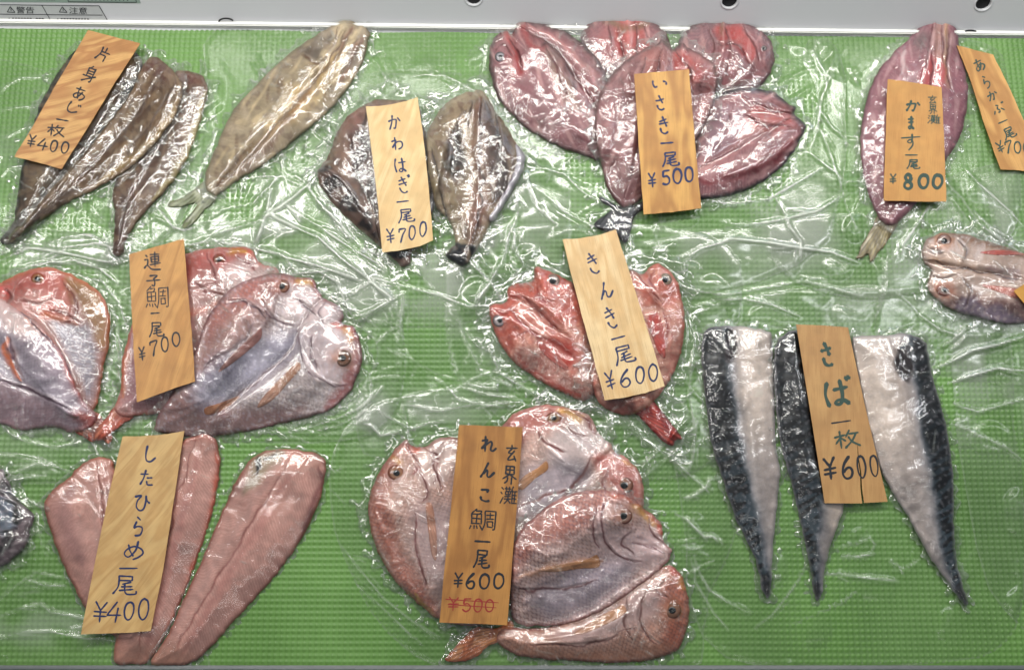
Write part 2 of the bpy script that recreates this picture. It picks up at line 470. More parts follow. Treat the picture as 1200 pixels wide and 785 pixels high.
def boxmesh(name, lo, hi, mat, parent=None, bevel=0.0, rotz=0.0, pivot=(0, 0, 0)):
    bm = bmesh.new()
    bmesh.ops.create_cube(bm, size=1)
    for v in bm.verts:
        v.co = Vector([(lo[k] + hi[k]) / 2 + v.co[k] * (hi[k] - lo[k]) for k in range(3)])
    if bevel: bmesh.ops.bevel(bm, geom=bm.edges[:], offset=bevel, segments=2, affect='EDGES')
    me = bpy.data.meshes.new(name); bm.to_mesh(me); bm.free(); me.materials.append(mat)
    o = bpy.data.objects.new(name, me)
    if rotz:
        for v in me.vertices:
            d = v.co - Vector(pivot)
            v.co = Vector(pivot) + Vector((d.x * math.cos(rotz) - d.y * math.sin(rotz), d.x * math.sin(rotz) + d.y * math.cos(rotz), d.z))
    return link(o, parent)

# rear line of the tray, slightly askew in the picture
a0 = P(0, 26.5, 0.004); a1 = P(1200, 41, 0.004)
EDIR = (a1 - a0) / np.linalg.norm(a1 - a0)
EANG = math.atan2(EDIR[1], EDIR[0])
ymid = float(a0[1] + a1[1]) / 2; xm = float(a0[0] + a1[0]) / 2
tray = boxmesh('tray_lip', (-0.85, ymid, -0.01), (0.85, ymid + 0.0055, 0.004), M['lip'], None, 0.0012, EANG, (xm, ymid, 0))
tag(tray, kind='structure')
base = boxmesh('case_floor', (-0.95, -0.6, -0.03), (0.95, ymid + 0.02, -0.004), M['white'], None, 0, 0)
tag(base, kind='structure')
# front rail
r0 = P(0, 779.5, 0.004); 
rail = boxmesh('front_rail', (-0.9, float(r0[1]) - 0.0042, -0.02), (0.9, float(r0[1]), 0.004), M['alu'], None, 0.001)
tag(rail, kind='structure')
gap = boxmesh('front_ledge', (-0.9, float(r0[1]) - 0.06, -0.025), (0.9, float(r0[1]) - 0.0044, -0.004), simple('dark_speckled_ledge', (70, 66, 66), 0.6, noise=0.8, nscale=400), None, 0.0005)
tag(gap, kind='structure')

# rear wall of the case: a panel behind the lip
WOFF = 0.007
wh_ = np.array([math.sin(EANG), -math.cos(EANG), 0])
LEAN = math.radians(38)                                          # upright panel tipped back so the overhead lamps brighten it
wn_ = wh_ * math.cos(LEAN) + np.array([0, 0, math.sin(LEAN)])    # towards the viewer
wup = np.array([0, 0, math.cos(LEAN)]) - wh_ * math.sin(LEAN)
w0 = a0 - wh_ * WOFF; w0[2] = 0
def PW(px, py, off=0.0):
    px = np.asarray(px, float); py = np.asarray(py, float)
    d = np.stack([px - 600.0, (-(py - 392.5)) * ct + FPX * st, (-(py - 392.5)) * st - FPX * ct], -1)
    o = np.array([0, CY, CZ])
    t = np.dot((w0 + wn_ * off) - o, wn_) / (d @ wn_)
    return o + d * t[..., None]
def wall_uv(p):
    d = p - w0
    return d @ EDIR, d @ wup
def build_wall():
    root = empty('rear_wall', tuple(float(v) for v in (w0[0] + 0.6, w0[1], 0)))
    tag(root, kind='structure')
    bm = bmesh.new()
    def W(u, z, off=0.0):
        p = w0 + EDIR * u + wn_ * off + wup * z; return Vector(p) - root.location
    outer = [bm.verts.new(W(u, z)) for u, z in ((-0.5, -0.02), (1.8, -0.02), (1.8, 0.30), (-0.5, 0.30))]
    edges = [bm.edges.new((outer[k], outer[(k + 1) % 4])) for k in range(4)]
    rims = []
    for (px, py) in ((555, -1.5), (855, 2.0), (1152.5, 4.5)):
        c = PW(px, py); u, z = wall_uv(c)
        ring = []
        for k in range(28):
            a = 2 * math.pi * k / 28
            ring.append((float(u) + 0.0092 * math.cos(a), float(z) + 0.0080 * math.sin(a)))
        vs = [bm.verts.new(W(*q)) for q in ring]
        e2 = [bm.edges.new((vs[k], vs[(k + 1) % 28])) for k in range(28)]
        edges += e2; rims.append((vs, ring, e2, (float(u), float(z))))
    bmesh.ops.triangle_fill(bm, use_beauty=True, edges=edges)
    for vs, ring, e2, c in rims:
        back = [bm.verts.new(W(u, z, -0.012)) for u, z in ring]
        for k in range(28):
            bm.faces.new((vs[k], vs[(k + 1) % 28], back[(k + 1) % 28], back[k]))
    me = bpy.data.meshes.new('wall_panel'); bm.to_mesh(me); bm.free(); me.materials.append(M['white'])
    link(bpy.data.objects.new('wall_panel', me), root)
    for vs, ring, e2, (cu, cz) in rims:
        # moulded collar and the dark hollow behind each hole
        bm = bmesh.new()
        n = 28; R = [(0.0092, 0.0), (0.0098, 0.0007), (0.0108, 0.0009), (0.0116, 0.0002)]
        g = [[bm.verts.new(W(cu + r * math.cos(2 * math.pi * k / n), cz + (r - 0.0012) * math.sin(2 * math.pi * k / n), o)) for k in range(n)] for r, o in R]
        for a in range(3):
            for k in range(n):
                bm.faces.new((g[a][k], g[a + 1][k], g[a + 1][(k + 1) % n], g[a][(k + 1) % n]))
        me = bpy.data.meshes.new('hole_collar'); bm.to_mesh(me); bm.free(); me.materials.append(M['white'])
        link(bpy.data.objects.new('hole_collar', me), root)
        bm = bmesh.new()
        f = bm.faces.new([bm.verts.new(W(cu + 0.0115 * math.cos(2 * math.pi * k / n), cz + 0.0105 * math.sin(2 * math.pi * k / n), -0.0035)) for k in range(n)])
        me = bpy.data.meshes.new('hole_hollow'); bm.to_mesh(me); bm.free(); me.materials.append(M['dark'])
        link(bpy.data.objects.new('hole_hollow', me), root)
    return root
wall_root = build_wall()

def ribbon_on_wall(bm, pts, wpx, off, loc):
    p = np.array(pts, float)
    for a, b in zip(p[:-1], p[1:]):
        d = (b - a) / np.linalg.norm(b - a); n = np.array([-d[1], d[0]]) * wpx / 2
        q = [PW(*(a + n), off), PW(*(a - n), off), PW(*(b - n), off), PW(*(b + n), off)]
        bm.faces.new([bm.verts.new(Vector(v) - loc) for v in q])
def text_on_wall(s, x, y, wid, hgt, parent, name='lettering', mat=None, ang=0.5, off=0.0006):
    cu = bpy.data.curves.new('t', 'FONT'); cu.body = s; cu.size = 1
    o = bpy.data.objects.new('t', cu); C.objects.link(o)
    dg = bpy.context.evaluated_depsgraph_get()
    me = bpy.data.meshes.new_from_object(o.evaluated_get(dg))
    bpy.data.objects.remove(o)
    me.name = name
    v = np.zeros(len(me.vertices) * 3); me.vertices.foreach_get('co', v); v = v.reshape(-1, 3)
    if not len(v): return None
    mn = v.min(0); mx = v.max(0)
    u = (v[:, 0] - mn[0]) / (mx[0] - mn[0]) * wid; t = (v[:, 1] - mn[1]) / (mx[1] - mn[1]) * hgt
    a = math.radians(ang)
    px = x + u + (-0.0) * t; py = y + hgt - t + u * math.tan(a)
    q = PW(px, py, off) - np.array(parent.location)
    me.vertices.foreach_set('co', q.ravel()); me.update()
    me.materials.clear(); me.materials.append(mat or M['print'])
    return link(bpy.data.objects.new(name, me), parent)
def build_stickers():
    for (quad, mat, lab) in (
        ([(-60, 6.0), (116, 8.0), (127, 26.0), (-60, 24.5)], M['sticker'], 'pale grey warning sticker with black Japanese headings at top left of rear wall'),
        ([(-60, -16), (158, -14), (165, 4.2), (-60, 2.2)], M['sticker_green'], 'green grey instruction sticker cut off by the top edge above warning sticker')):
        r = empty('warning_sticker', tuple(float(v) for v in PW(*quad[3])))
        tag(r, lab, 'sticker')
        bm = bmesh.new()
        bm.faces.new([bm.verts.new(Vector(PW(*q, 0.0003)) - r.location) for q in quad])
        me = bpy.data.meshes.new('sticker_face'); bm.to_mesh(me); bm.free(); me.materials.append(mat)
        link(bpy.data.objects.new('sticker_face', me), r)
        bm = bmesh.new()
        if mat is M['sticker']:
            for pts in ([(-60, 5.2), (116, 7.2), (127, 26)], [(-60, 16.5), (120, 18.2)], [(49, 6.5), (60, 25.5)]):
                ribbon_on_wall(bm, pts, 0.7, 0.0006, r.location)
            for cx in (13, 74):
                ribbon_on_wall(bm, [(cx - 4.5, 14.5), (cx - 1, 8.3), (cx + 4.5, 15.0), (cx - 4.5, 14.5)], 0.8, 0.0006, r.location)
                ribbon_on_wall(bm, [(cx - 0.3, 10.2), (cx, 13.4)], 0.8, 0.0006, r.location)
        else:
            ribbon_on_wall(bm, [(78, -13), (80, 2.5), (160, 3.2), (155, -13)], 0.7, 0.0006, r.location)
        me = bpy.data.meshes.new('printed_lines'); bm.to_mesh(me); bm.free(); me.materials.append(M['print'])
        link(bpy.data.objects.new('printed_lines', me), r)
        if mat is M['sticker']:
            text_on_wall('警告', 19, 8.2, 21, 7.8, r); text_on_wall('注意', 81, 8.8, 21, 7.8, r)
            text_on_wall('▲ ●●●●●●●・●●●。', 9, 21.0, 44, 3.0, r); text_on_wall('▲ ●●●●●●●●●●。', 66, 21.6, 40, 3.0, r)
        else:
            text_on_wall('・・・ ・・・・ ・・・・', 44, -1.5, 20, 2.5, r); text_on_wall('・・・・・・・・・・・・', 98, -1.5, 52, 2.5, r)
build_stickers()

def tube(name, pts, rad, mat, parent=None, cyc=False, label=None, cat=None):
    cu = bpy.data.curves.new(name, 'CURVE'); cu.dimensions = '3D'; cu.bevel_depth = rad; cu.bevel_resolution = 3
    sp = cu.splines.new('POLY'); sp.points.add(len(pts) - 1)
    for k, p in enumerate(pts): sp.points[k].co = (p[0], p[1], p[2], 1)
    cu.materials.append(mat); cu.use_fill_caps = True
    o = bpy.data.objects.new(name, cu); C.objects.link(o)
    dg = bpy.context.evaluated_depsgraph_get(); me = bpy.data.meshes.new_from_object(o.evaluated_get(dg)); me.name = name
    bpy.data.objects.remove(o)
    for f in me.polygons: f.use_smooth = True
    o = bpy.data.objects.new(name, me); return link(o, parent)
for cx, cy, lab in ((265, 24.5, 'small black rubber hook poking over the lip between the horse mackerel packs'), (1137, 38.5, 'small black rubber hook poking over the lip beside the barracuda tail of tags')):
    pts = [PW(cx + 8.5 * math.cos(a), cy + 1.5 - 4.0 * math.sin(a), 0.0035 + 0.0015 * math.sin(a)) for a in np.linspace(0.35, math.pi * 1.12, 14)]
    o = tube('rubber_hook', pts, 0.0011, M['rubber'])
    tag(o, lab if cx < 600 else 'small black rubber hook poking over the lip behind the narrow tag at right', 'hook')

# ------------------------------------------------------------------ painting and modelling the fish
def sstep(a, b, v):
    t = np.clip((v - a) / (b - a), 0, 1); return t * t * (3 - 2 * t)
def line_mask(x, y, pts, w, taper=False, sp=True):
    p = spline(pts, closed=False, seg=5) if (sp and len(pts) > 2) else np.array(pts, float)
    d, _, _, _, arc = seg_near(x, y, p, closed=False)
    ww = w * (np.sin(np.pi * np.clip(arc, 0.02, 0.98)) ** 0.5 if taper else 1.0)
    return np.exp(-(d / ww) ** 2)
def axis_uv(ax, x, y):
    (x0, y0), (x1, y1) = ax
    L = math.hypot(x1 - x0, y1 - y0); ux, uy = (x1 - x0) / L, (y1 - y0) / L
    return (x - x0) * ux + (y - y0) * uy, -(x - x0) * uy + (y - y0) * ux, L
def op_mask(op, x, y, d, wx, wy):
    k = op[0]
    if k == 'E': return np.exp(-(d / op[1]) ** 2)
    if k == 'L': return line_mask(wx, wy, op[1], op[2])
    if k == 'LT': return line_mask(wx, wy, op[1], op[2], True)
    if k == 'B':
        cx, cy, rx, ry, a = op[1]; a = math.radians(a)
        u = (wx - cx) * math.cos(a) + (wy - cy) * math.sin(a); v = -(wx - cx) * math.sin(a) + (wy - cy) * math.cos(a)
        return np.exp(-((u / rx) ** 2 + (v / ry) ** 2) ** 1.5)
    if k == 'P':
        dd, _, _, ins, _ = seg_near(wx, wy, spline(op[1], seg=4)); s = np.where(ins, dd, -dd)
        return sstep(-op[2], op[2], s)
    if k == 'N':   # (N, wavelength, threshold)
        return sstep(op[2] - 0.5, op[2] + 0.5, samp(NZ[op[1]], x + 37, y + 91))
    if k == 'S':   # streaks: (S, direction index, threshold)
        return sstep(op[2] - 0.5, op[2] + 0.5, samp(AN[op[1]], x, y))
    if k == 'R':   # muscle lines: (R, axis, period, lean)
        u, v, L = axis_uv(op[1], wx, wy)
        ph = (u - op[3] * np.abs(v) + 1.2 * samp(NZ[25], x, y)) / op[2]
        return 0.5 + 0.5 * np.sin(2 * np.pi * ph)
    if k == 'A':   # fin rays fanning out from a root
        return sstep(0.1, 0.9, np.sin(np.arctan2(y - op[1][1], x - op[1][0]) * op[1][2]))
    if k == 'C':   # scales in staggered rows: (C, axis, period)
        u, v, L = axis_uv(op[1], x + samp(NZ[60], x, y) * 2, y + samp(NZ[60], y, x) * 2)
        p = op[2] * 1.0; j = np.floor(v / (p * 0.62)); uu = u / p + 0.5 * (j % 2)
        fu = uu - np.floor(uu) - 0.5; fv = v / (p * 0.62) - j - 0.5
        r = np.sqrt((fu + 0.25) ** 2 + (fv * 0.8) ** 2)          # open arcs, each scale overlapping the next
        return 1.5 * sstep(0.36, 0.60, r) * (0.45 + 0.55 * sstep(-0.8, 0.8, samp(NZ[60], x + 17, y + 5)))
def paint(base, ops, x, y, d, warp=1.3):
    wx = x + samp(NZ[25], x, y) * warp + samp(NZ[6], x, y) * 0.3; wy = y + samp(NZ[25], x + 400, y + 200) * warp + samp(NZ[6], x + 200, y) * 0.3
    col = np.tile(lin(base), (x.size, 1))
    blot = samp(NZ[60], x + 50, y) * 0.07 + samp(NZ[25], x, y) * 0.05 + samp(NZ[12], x, y) * 0.04 + samp(NZ[6], x, y) * 0.015
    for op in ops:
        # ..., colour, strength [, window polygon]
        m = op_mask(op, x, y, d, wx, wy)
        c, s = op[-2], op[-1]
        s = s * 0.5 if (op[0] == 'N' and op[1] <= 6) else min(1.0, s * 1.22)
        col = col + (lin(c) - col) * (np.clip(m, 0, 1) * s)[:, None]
    lum = col.mean(1, keepdims=True)
    col = lum + (col - lum) * 1.06                 # skin and flesh are more strongly coloured than they look through film
    col = 0.32 * (np.clip(col, 0.001, 1) / 0.32) ** 1.12 * np.array([1.03, 0.99, 0.94])
    return np.clip(col * (1 + blot)[:, None], 0.003, 0.9)

def body(root, name, outline, T, W, base, ops=(), ridges=(), mat='skin', step=1.15, seg=8, lift=0.0, smooth_r=7, rough=0.00012, tri=None, label=None, thin=False, jit=0.40, rays=None, tone=(1, 1, 1)):
    """a fish piece lying on whatever is below it"""
    poly = spline(outline, seg=seg)
    if thin: T = T * 0.5
    jt = 0.0 if thin else jit
    poly = poly + np.stack([samp(NZ[12], poly[:, 0] * 1.0, poly[:, 1]) + 0.6 * samp(NZ[6], poly[:, 0], poly[:, 1]), samp(NZ[12], poly[:, 1] + 300, poly[:, 0]) + 0.6 * samp(NZ[6], poly[:, 1] + 90, poly[:, 0])], 1) * jt
    sl, x, y, sd = raster_sdf(poly, 20)
    under = H[sl]
    T = T if thin else T * 0.78
    W = W * 0.85
    soft = (under if thin else np.maximum(blur(under, smooth_r), under)) + (0.0001 if thin else 0.0004) + lift
    ins = sd > -1.5
    sdp = np.maximum(sd, 0)
    rim = np.sqrt(np.clip(sdp / 3.0, 0, 1))
    dome = sstep(-0.35, 1.0, sdp / (W * 2.3)); dome = (dome - sstep(-0.35, 1.0, 0.0)) / (1 - sstep(-0.35, 1.0, 0.0))
    k0 = min(0.45, 0.0026 / max(T, 1e-6)) if not thin else 0.9
    prof = k0 * rim + (1 - k0) * dome
    z = soft + (0.0001 if thin else 0.0005) + T * prof
    xf, yf = x.ravel(), y.ravel()
    z = z + (samp(NZ[60], xf, yf).reshape(z.shape) * T * 0.06 + samp(NZ[25], xf, yf).reshape(z.shape) * rough * 1.2 + samp(NZ[12], xf, yf).reshape(z.shape) * rough) * np.clip(sdp / 6, 0, 1)
    for pts, w_, amp in ridges:
        m = line_mask(xf, yf, pts, w_, taper=True).reshape(z.shape)
        z = z + amp * m * np.clip(sdp / 4, 0, 1)
    if rays:
        th = np.arctan2(y - rays[1], x - rays[0])
        z = z + 0.00022 * np.sin(th * rays[2]) * np.clip(sdp / 2, 0, 1)
    z = np.maximum(z, under + 0.0002)
    ax, ay, d, F = outline_grid(poly, step)
    # sample
    full = np.array(H); full[sl] = np.where(ins, z, under)
    # extend the piece's own height a little beyond its outline for clean sampling
    ztmp = full.copy(); ztmp[sl] = np.where(sd > -4, z, under)
    zt = rsamp(ztmp, ax, ay)
    V = P(ax, ay, zt)
    col = paint(base, ops, ax, ay, d) * np.array(tone)
    be = border_edges(F)
    # skirt down to what lies below
    low = {}
    bi = np.unique(be)
    zl = np.minimum(rsamp(H, ax[bi], ay[bi]) - 0.0006, zt[bi] - 0.0008)
    base_i = len(V)
    mp = -np.ones(len(V), int); mp[bi] = base_i + np.arange(len(bi))
    V = np.concatenate([V, P(ax[bi], ay[bi], zl)]); col = np.concatenate([col, col[bi]])
    SK = np.stack([be[:, 1], be[:, 0], mp[be[:, 0]], mp[be[:, 1]]], 1)
    F = np.concatenate([F, SK])
    o = mesh_np(name, V, F, M[mat] if isinstance(mat, str) else mat, root, col=col)
    if label: o['label'] = label
    m = sd > 0
    H[sl] = np.where(m, np.maximum(z, H[sl]), H[sl])
    return poly

def eye(root, cx, cy, r, ring=(190, 84, 60), inner=(196, 150, 110), pr=0.56, squash=0.92, ang=0.0, white=False):
    """a domed eye with its iris ring, pupil as a sub-part"""
    zc = float(rsamp(H, cx, cy)) - 0.0006
    r = r * 1.1; pr = pr + 0.02; inner = tuple(v * 0.95 for v in inner); ring = tuple(v * 0.72 for v in ring)
    n, k = 24, 8
    ca, sa = math.cos(math.radians(ang)), math.sin(math.radians(ang))
    def dome(rr, h, z0, name, mat, parent, colf):
        X = [cx]; Y = [cy]; Z = [z0 + h]; T_ = [0.0]
        for i in range(1, k + 1):
            q = i / k
            for j in range(n):
                a = 2 * math.pi * j / n
                ex, ey = rr * q * math.cos(a), rr * q * math.sin(a) * squash
                X.append(cx + ex * ca - ey * sa); Y.append(cy + ex * sa + ey * ca); T_.append(q); Z.append(z0 + h * math.sqrt(max(0, 1 - q * q * 0.96)) - (0.0010 if i == k else 0))
        F = []
        for j in range(n): F.append((0, 1 + (j + 1) % n, 1 + j, 1 + j))
        for i in range(1, k):
            for j in range(n):
                a = 1 + (i - 1) * n; b = 1 + i * n
                F.append((a + j, a + (j + 1) % n, b + (j + 1) % n, b + j))
        me = bpy.data.meshes.new(name)
        V = P(X, Y, Z) - np.array(root_loc(parent))
        me.from_pydata([tuple(v) for v in V], [], [tuple(dict.fromkeys(f)) for f in F]); 
        for f in me.polygons: f.use_smooth = True
        c = colf(np.array(T_))
        at = me.attributes.new('tint', 'FLOAT_COLOR', 'POINT')
        at.data.foreach_set('color', np.concatenate([c, np.ones((len(c), 1))], 1).astype(np.float32).ravel())
        me.materials.append(mat)
        o = bpy.data.objects.new(name, me); link(o, parent); return o
    def cf(t):
        a, b = lin(inner), lin(ring)
        m = sstep(pr + 0.1, 0.82, t)[:, None]
        return a * (1 - m) + b * m
    e = dome(r, 0.0022, zc, 'eye', M['iris'], root, cf)
    e2 = dome(r * pr, 0.0030, zc - 0.0001, 'pupil', M['pupil'], e, lambda t: np.full((t.size, 3), 0.01))
    # what the wrap must stretch over
    j, i = int(cy) - Y0, int(cx) - X0; q = int(r) + 2
    sl = (slice(j - q, j + q + 1), slice(i - q, i + q + 1))
    dd = np.hypot(gx[sl] - cx, gy[sl] - cy)
    H[sl] = np.maximum(H[sl], np.where(dd < r, zc + 0.0030 * np.sqrt(np.clip(1 - (dd / r) ** 2, 0, 1)), 0))

TAILS = {}
def fin(root, name, outline, base, ops=(), T=0.0010, label=None, apex=None, bare=False):
    """a thin fin or a tail, its rays fanning out from the root (between first and last outline point)"""
    o = [tuple(p) for p in outline]
    q = np.array(o, float); rt = (q[0] + q[-1]) / 2; cen = q.mean(0)
    ap = np.array(apex) if apex else rt + (rt - cen) * 0.9
    far = np.linalg.norm(q - ap, axis=1).max()
    N = 2 * math.pi * far * 0.72 / 4.2
    th = name == 'fin'
    ops = list(ops)
    if name != 'skin_rim': ops += [('A', (ap[0], ap[1], N), tuple(int(v * 0.6) for v in base), .25 if name == 'fin' else .5)]
    if th:
        T = min(T, 0.0005)
        skin = tuple(int(v * 0.30 + w_ * 0.70) for v, w_ in zip(base, (180, 152, 148)))
        ops = [('B', (rt[0], rt[1], far * 0.55, far * 0.55, 0), base, .45)] + ops + [('E', 1.0, (150, 108, 96), .3)]
        base = skin
    pl = body(root, name, o, T, 2.0 if th else 3.5, base, ops, [], 'skin', step=1.1, seg=4, smooth_r=3, rough=0.0001, label=label, thin=th, rays=None if name == 'skin_rim' else (ap[0], ap[1], N))
    if name == 'tail' and not bare: TAILS.setdefault(root.name, []).append(pl)

def seg_field(sl, x, y, segs):
    h = np.zeros(x.shape); c = np.zeros(x.shape)
    ox, oy = int(x[0, 0]), int(y[0, 0]); hh, ww = x.shape
    for (x0, y0, x1, y1, w_, amp, cr) in segs:
        a = max(int(min(x0, x1) - 3 * w_ - 1) - ox, 0); b = min(int(max(x0, x1) + 3 * w_ + 2) - ox, ww)
        p = max(int(min(y0, y1) - 3 * w_ - 1) - oy, 0); q = min(int(max(y0, y1) + 3 * w_ + 2) - oy, hh)
        if b <= a or q <= p: continue
        X = x[p:q, a:b]; Y = y[p:q, a:b]
        ex, ey = x1 - x0, y1 - y0; L2 = ex * ex + ey * ey + 1e-9
        t = ((X - x0) * ex + (Y - y0) * ey) / L2; tc = np.clip(t, 0, 1)
        d = np.hypot(X - x0 - tc * ex, Y - y0 - tc * ey)
        tp = np.sin(np.pi * np.clip(tc, 0.0, 1.0)) ** 0.6
        m = np.clip(1 - d / (w_ * 2.0), 0, 1); m = m * m * (3 - 2 * m) * tp
        h[p:q, a:b] = np.maximum(h[p:q, a:b], amp * m)
        c[p:q, a:b] = np.maximum(c[p:q, a:b], cr * np.clip(1 - d / (w_ * 0.9 + 0.4), 0, 1) * tp)
    return h, c

WN = [0]
def wrap(root, polys, axis=None, margin=7.0, dens=1.0, seed=0, amp=1.0, cre=1.0):
    """the film stretched over a piece, wrinkled and tucked at the rim"""
    WN[0] += 1
    polys = list(polys) + TAILS.get(root.name, [])
    r = random.Random(900 + WN[0] * 13 + seed)
    allp = np.concatenate(polys)
    x0, y0, x1, y1 = box_of(allp, 24)
    x0, y0 = max(x0, X0), max(y0, Y0); x1, y1 = min(x1, X0 + WX - 2), min(y1, Y0 + HY - 2)
    sl = (slice(y0 - Y0, y1 - Y0), slice(x0 - X0, x1 - X0))
    x = gx[sl].astype(float); y = gy[sl].astype(float)
    sd = None
    for p in polys:
        d, _, _, ins, _ = seg_near(x, y, p); s = np.where(ins, d, -d)
        sd = s if sd is None else np.maximum(sd, s)
    zt = H[sl]
    z = np.maximum(zt, blur(zt, 4)) * 0.7 + np.maximum(zt, blur(zt, 2)) * 0.3 + 0.0009
    ang = math.atan2(axis[1][1] - axis[0][1], axis[1][0] - axis[0][0]) if axis else 0.0
    area = (sd > 0).sum()
    segs = []
    ys_, xs_ = np.nonzero(sd > -margin * 0.8)
    n = int(area / 95 * dens)
    cur = None
    for k in range(n):
        q = r.randrange(len(xs_)); cx, cy = x[0, 0] + xs_[q], y[0, 0] + ys_[q]
        if cur is not None and r.random() < 0.45:      # creases run on from one another
            cx, cy = cur
        a = ang + math.pi / 2 + r.gauss(0, 0.55) if r.random() < 0.6 else ang + r.gauss(0, 0.5)
        L = r.uniform(5, 15) if r.random() < 0.75 else r.uniform(15, 34)
        ex, ey = cx + L * math.cos(a), cy + L * math.sin(a)
        cur = (ex, ey)
        w_ = r.uniform(0.65, 1.25)
        segs.append((cx, cy, ex, ey, w_, r.uniform(0.0005, 0.0017) * amp * (w_ / 1.1), r.random() ** 2.4 * 0.95 * cre))
    # little pleats round the rim
    for k in range(int(len(allp) * 0.5 * dens)):
        i = r.randrange(len(allp)); px, py = allp[i]
        cx, cy = allp.mean(0); a = math.atan2(py - cy, px - cx) + r.gauss(0, 0.5)
        L = r.uniform(5, 13)
        segs.append((px - 0.5 * L * math.cos(a), py - 0.5 * L * math.sin(a), px + L * math.cos(a) * 0.7, py + L * math.sin(a) * 0.7, r.uniform(0.7, 1.3), 0.0005 * amp, r.random() * 0.8 * cre))
    h, c = seg_field(sl, x, y, segs)
    xf, yf = x.ravel(), y.ravel()
    kk = int(round((ang + math.pi / 2) / (math.pi / 6))) % 6
    nn = samp(AN[kk], xf + 61 * WN[0], yf).reshape(x.shape); n2 = samp(NZ[12], xf + 31 * WN[0], yf + 77).reshape(x.shape)
    n3 = samp(NZ[60], xf + 31 * WN[0], yf + 177).reshape(x.shape)
    calm = sstep(-0.6, 0.8, n3)                     # the film is stretched smooth in places
    o_ = 211.0 * WN[0]
    f1, c1 = fsamp(FA_M, xf + o_, yf, ang + math.pi / 2 + 0.3); f2, c2 = fsamp(FA_S, xf + o_, yf + 50, ang + math.pi / 2 - 0.25); f3, c3 = fsamp(FA_T, xf, yf + o_, ang + 0.4)
    f4, c4 = fsamp(FA_S, xf, yf + o_, ang + 0.2)
    f1, f2, f3, f4, c1, c2, c3, c4 = (q.reshape(x.shape) for q in (f1, f2, f3, f4, c1, c2, c3, c4))
    outer = np.clip(-sd / 4, 0, 1)
    fz = 0.00055 * f1 + 0.00042 * f2 + 0.00016 * f3 + 0.00030 * f4
    z = z + h * (0.15 + 1.0 * calm) + 0.0009 * amp + amp * fz * (0.10 + 0.38 * calm + 1.1 * outer)
    fc = 0.10 * c1 + 0.12 * c2 * calm + outer * (0.5 * c1 + 0.4 * c2 * sstep(-0.5, 1.0, n3) + 0.06)
    edge = 0.9 * min(margin, 10) * samp(NZ[12], xf, yf + 55 * WN[0]).reshape(x.shape) * 0.5 + 0.25 * margin * samp(NZ[25], xf, yf).reshape(x.shape)
    fld = sd + margin + edge
    rimc = np.exp(-(fld / 1.2) ** 2) * (0.25 + 0.5 * sstep(-0.6, 0.8, n2))
    c = np.clip(c * (0.3 + 0.6 * calm) + fc * cre + rimc + 0.10 * (sd < -1) * (0.5 + 0.5 * np.clip(n2, -1, 1)), 0, 1)
    z = np.maximum(z, zt + 0.0004)
    z = np.where(fld < 3, zt + 0.0004 + (z - zt - 0.0004) * np.clip(fld / 3, 0.15, 1), z)
    # grid mesh cut along the film's own ragged edge
    step = 1.3
    gxs = np.arange(x0 + 1, x1 - 2, step); gys = np.arange(y0 + 1, y1 - 2, step)
    GX, GY = np.meshgrid(gxs, gys); shp = GX.shape
    def ls(A, px, py):
        i = np.clip(px - x0, 0, A.shape[1] - 1.001); j = np.clip(py - y0, 0, A.shape[0] - 1.001)
        ii = i.astype(int); jj = j.astype(int); fx = i - ii; fy = j - jj
        return A[jj, ii] * (1 - fx) * (1 - fy) + A[jj, ii + 1] * fx * (1 - fy) + A[jj + 1, ii] * (1 - fx) * fy + A[jj + 1, ii + 1] * fx * fy
    px = GX.ravel(); py = GY.ravel()
    f = ls(fld, px, py); ins = (f > 0).reshape(shp)
    cell = (ins[:-1, :-1].astype(int) + ins[:-1, 1:] + ins[1:, :-1] + ins[1:, 1:]) >= 1
    idx = np.arange(px.size).reshape(shp)
    F = np.stack([idx[:-1, :-1][cell], idx[1:, :-1][cell], idx[1:, 1:][cell], idx[:-1, 1:][cell]], 1)
    used = np.zeros(px.size, bool); used[F.ravel()] = True
    out = used & (f <= 0)
    gyf, gxf = np.gradient(fld)
    for _ in range(2):
        g0, g1 = ls(gxf, px, py), ls(gyf, px, py); g2 = g0 ** 2 + g1 ** 2 + 1e-3
        ff = ls(fld, px, py)
        px = np.where(out, px - np.clip(ff * g0 / g2, -1.5, 1.5), px); py = np.where(out, py - np.clip(ff * g1 / g2, -1.5, 1.5), py)
    rm = np.cumsum(used) - 1; F = rm[F]; px = px[used]; py = py[used]
    V = P(px, py, ls(z, px, py))
    o = mesh_np('wrap', V, F, M['wrap'], root, attrs={'crease_haze': ls(c, px, py)})
    H[sl] = np.where(fld > 0, np.maximum(z, zt), zt)
    return o

def fish(name, label, cat, group, at):
    r = empty(name, tuple(float(v) for v in P(at[0], at[1], float(rsamp(H, *at)))))
    tag(r, label, cat, group)
    return r

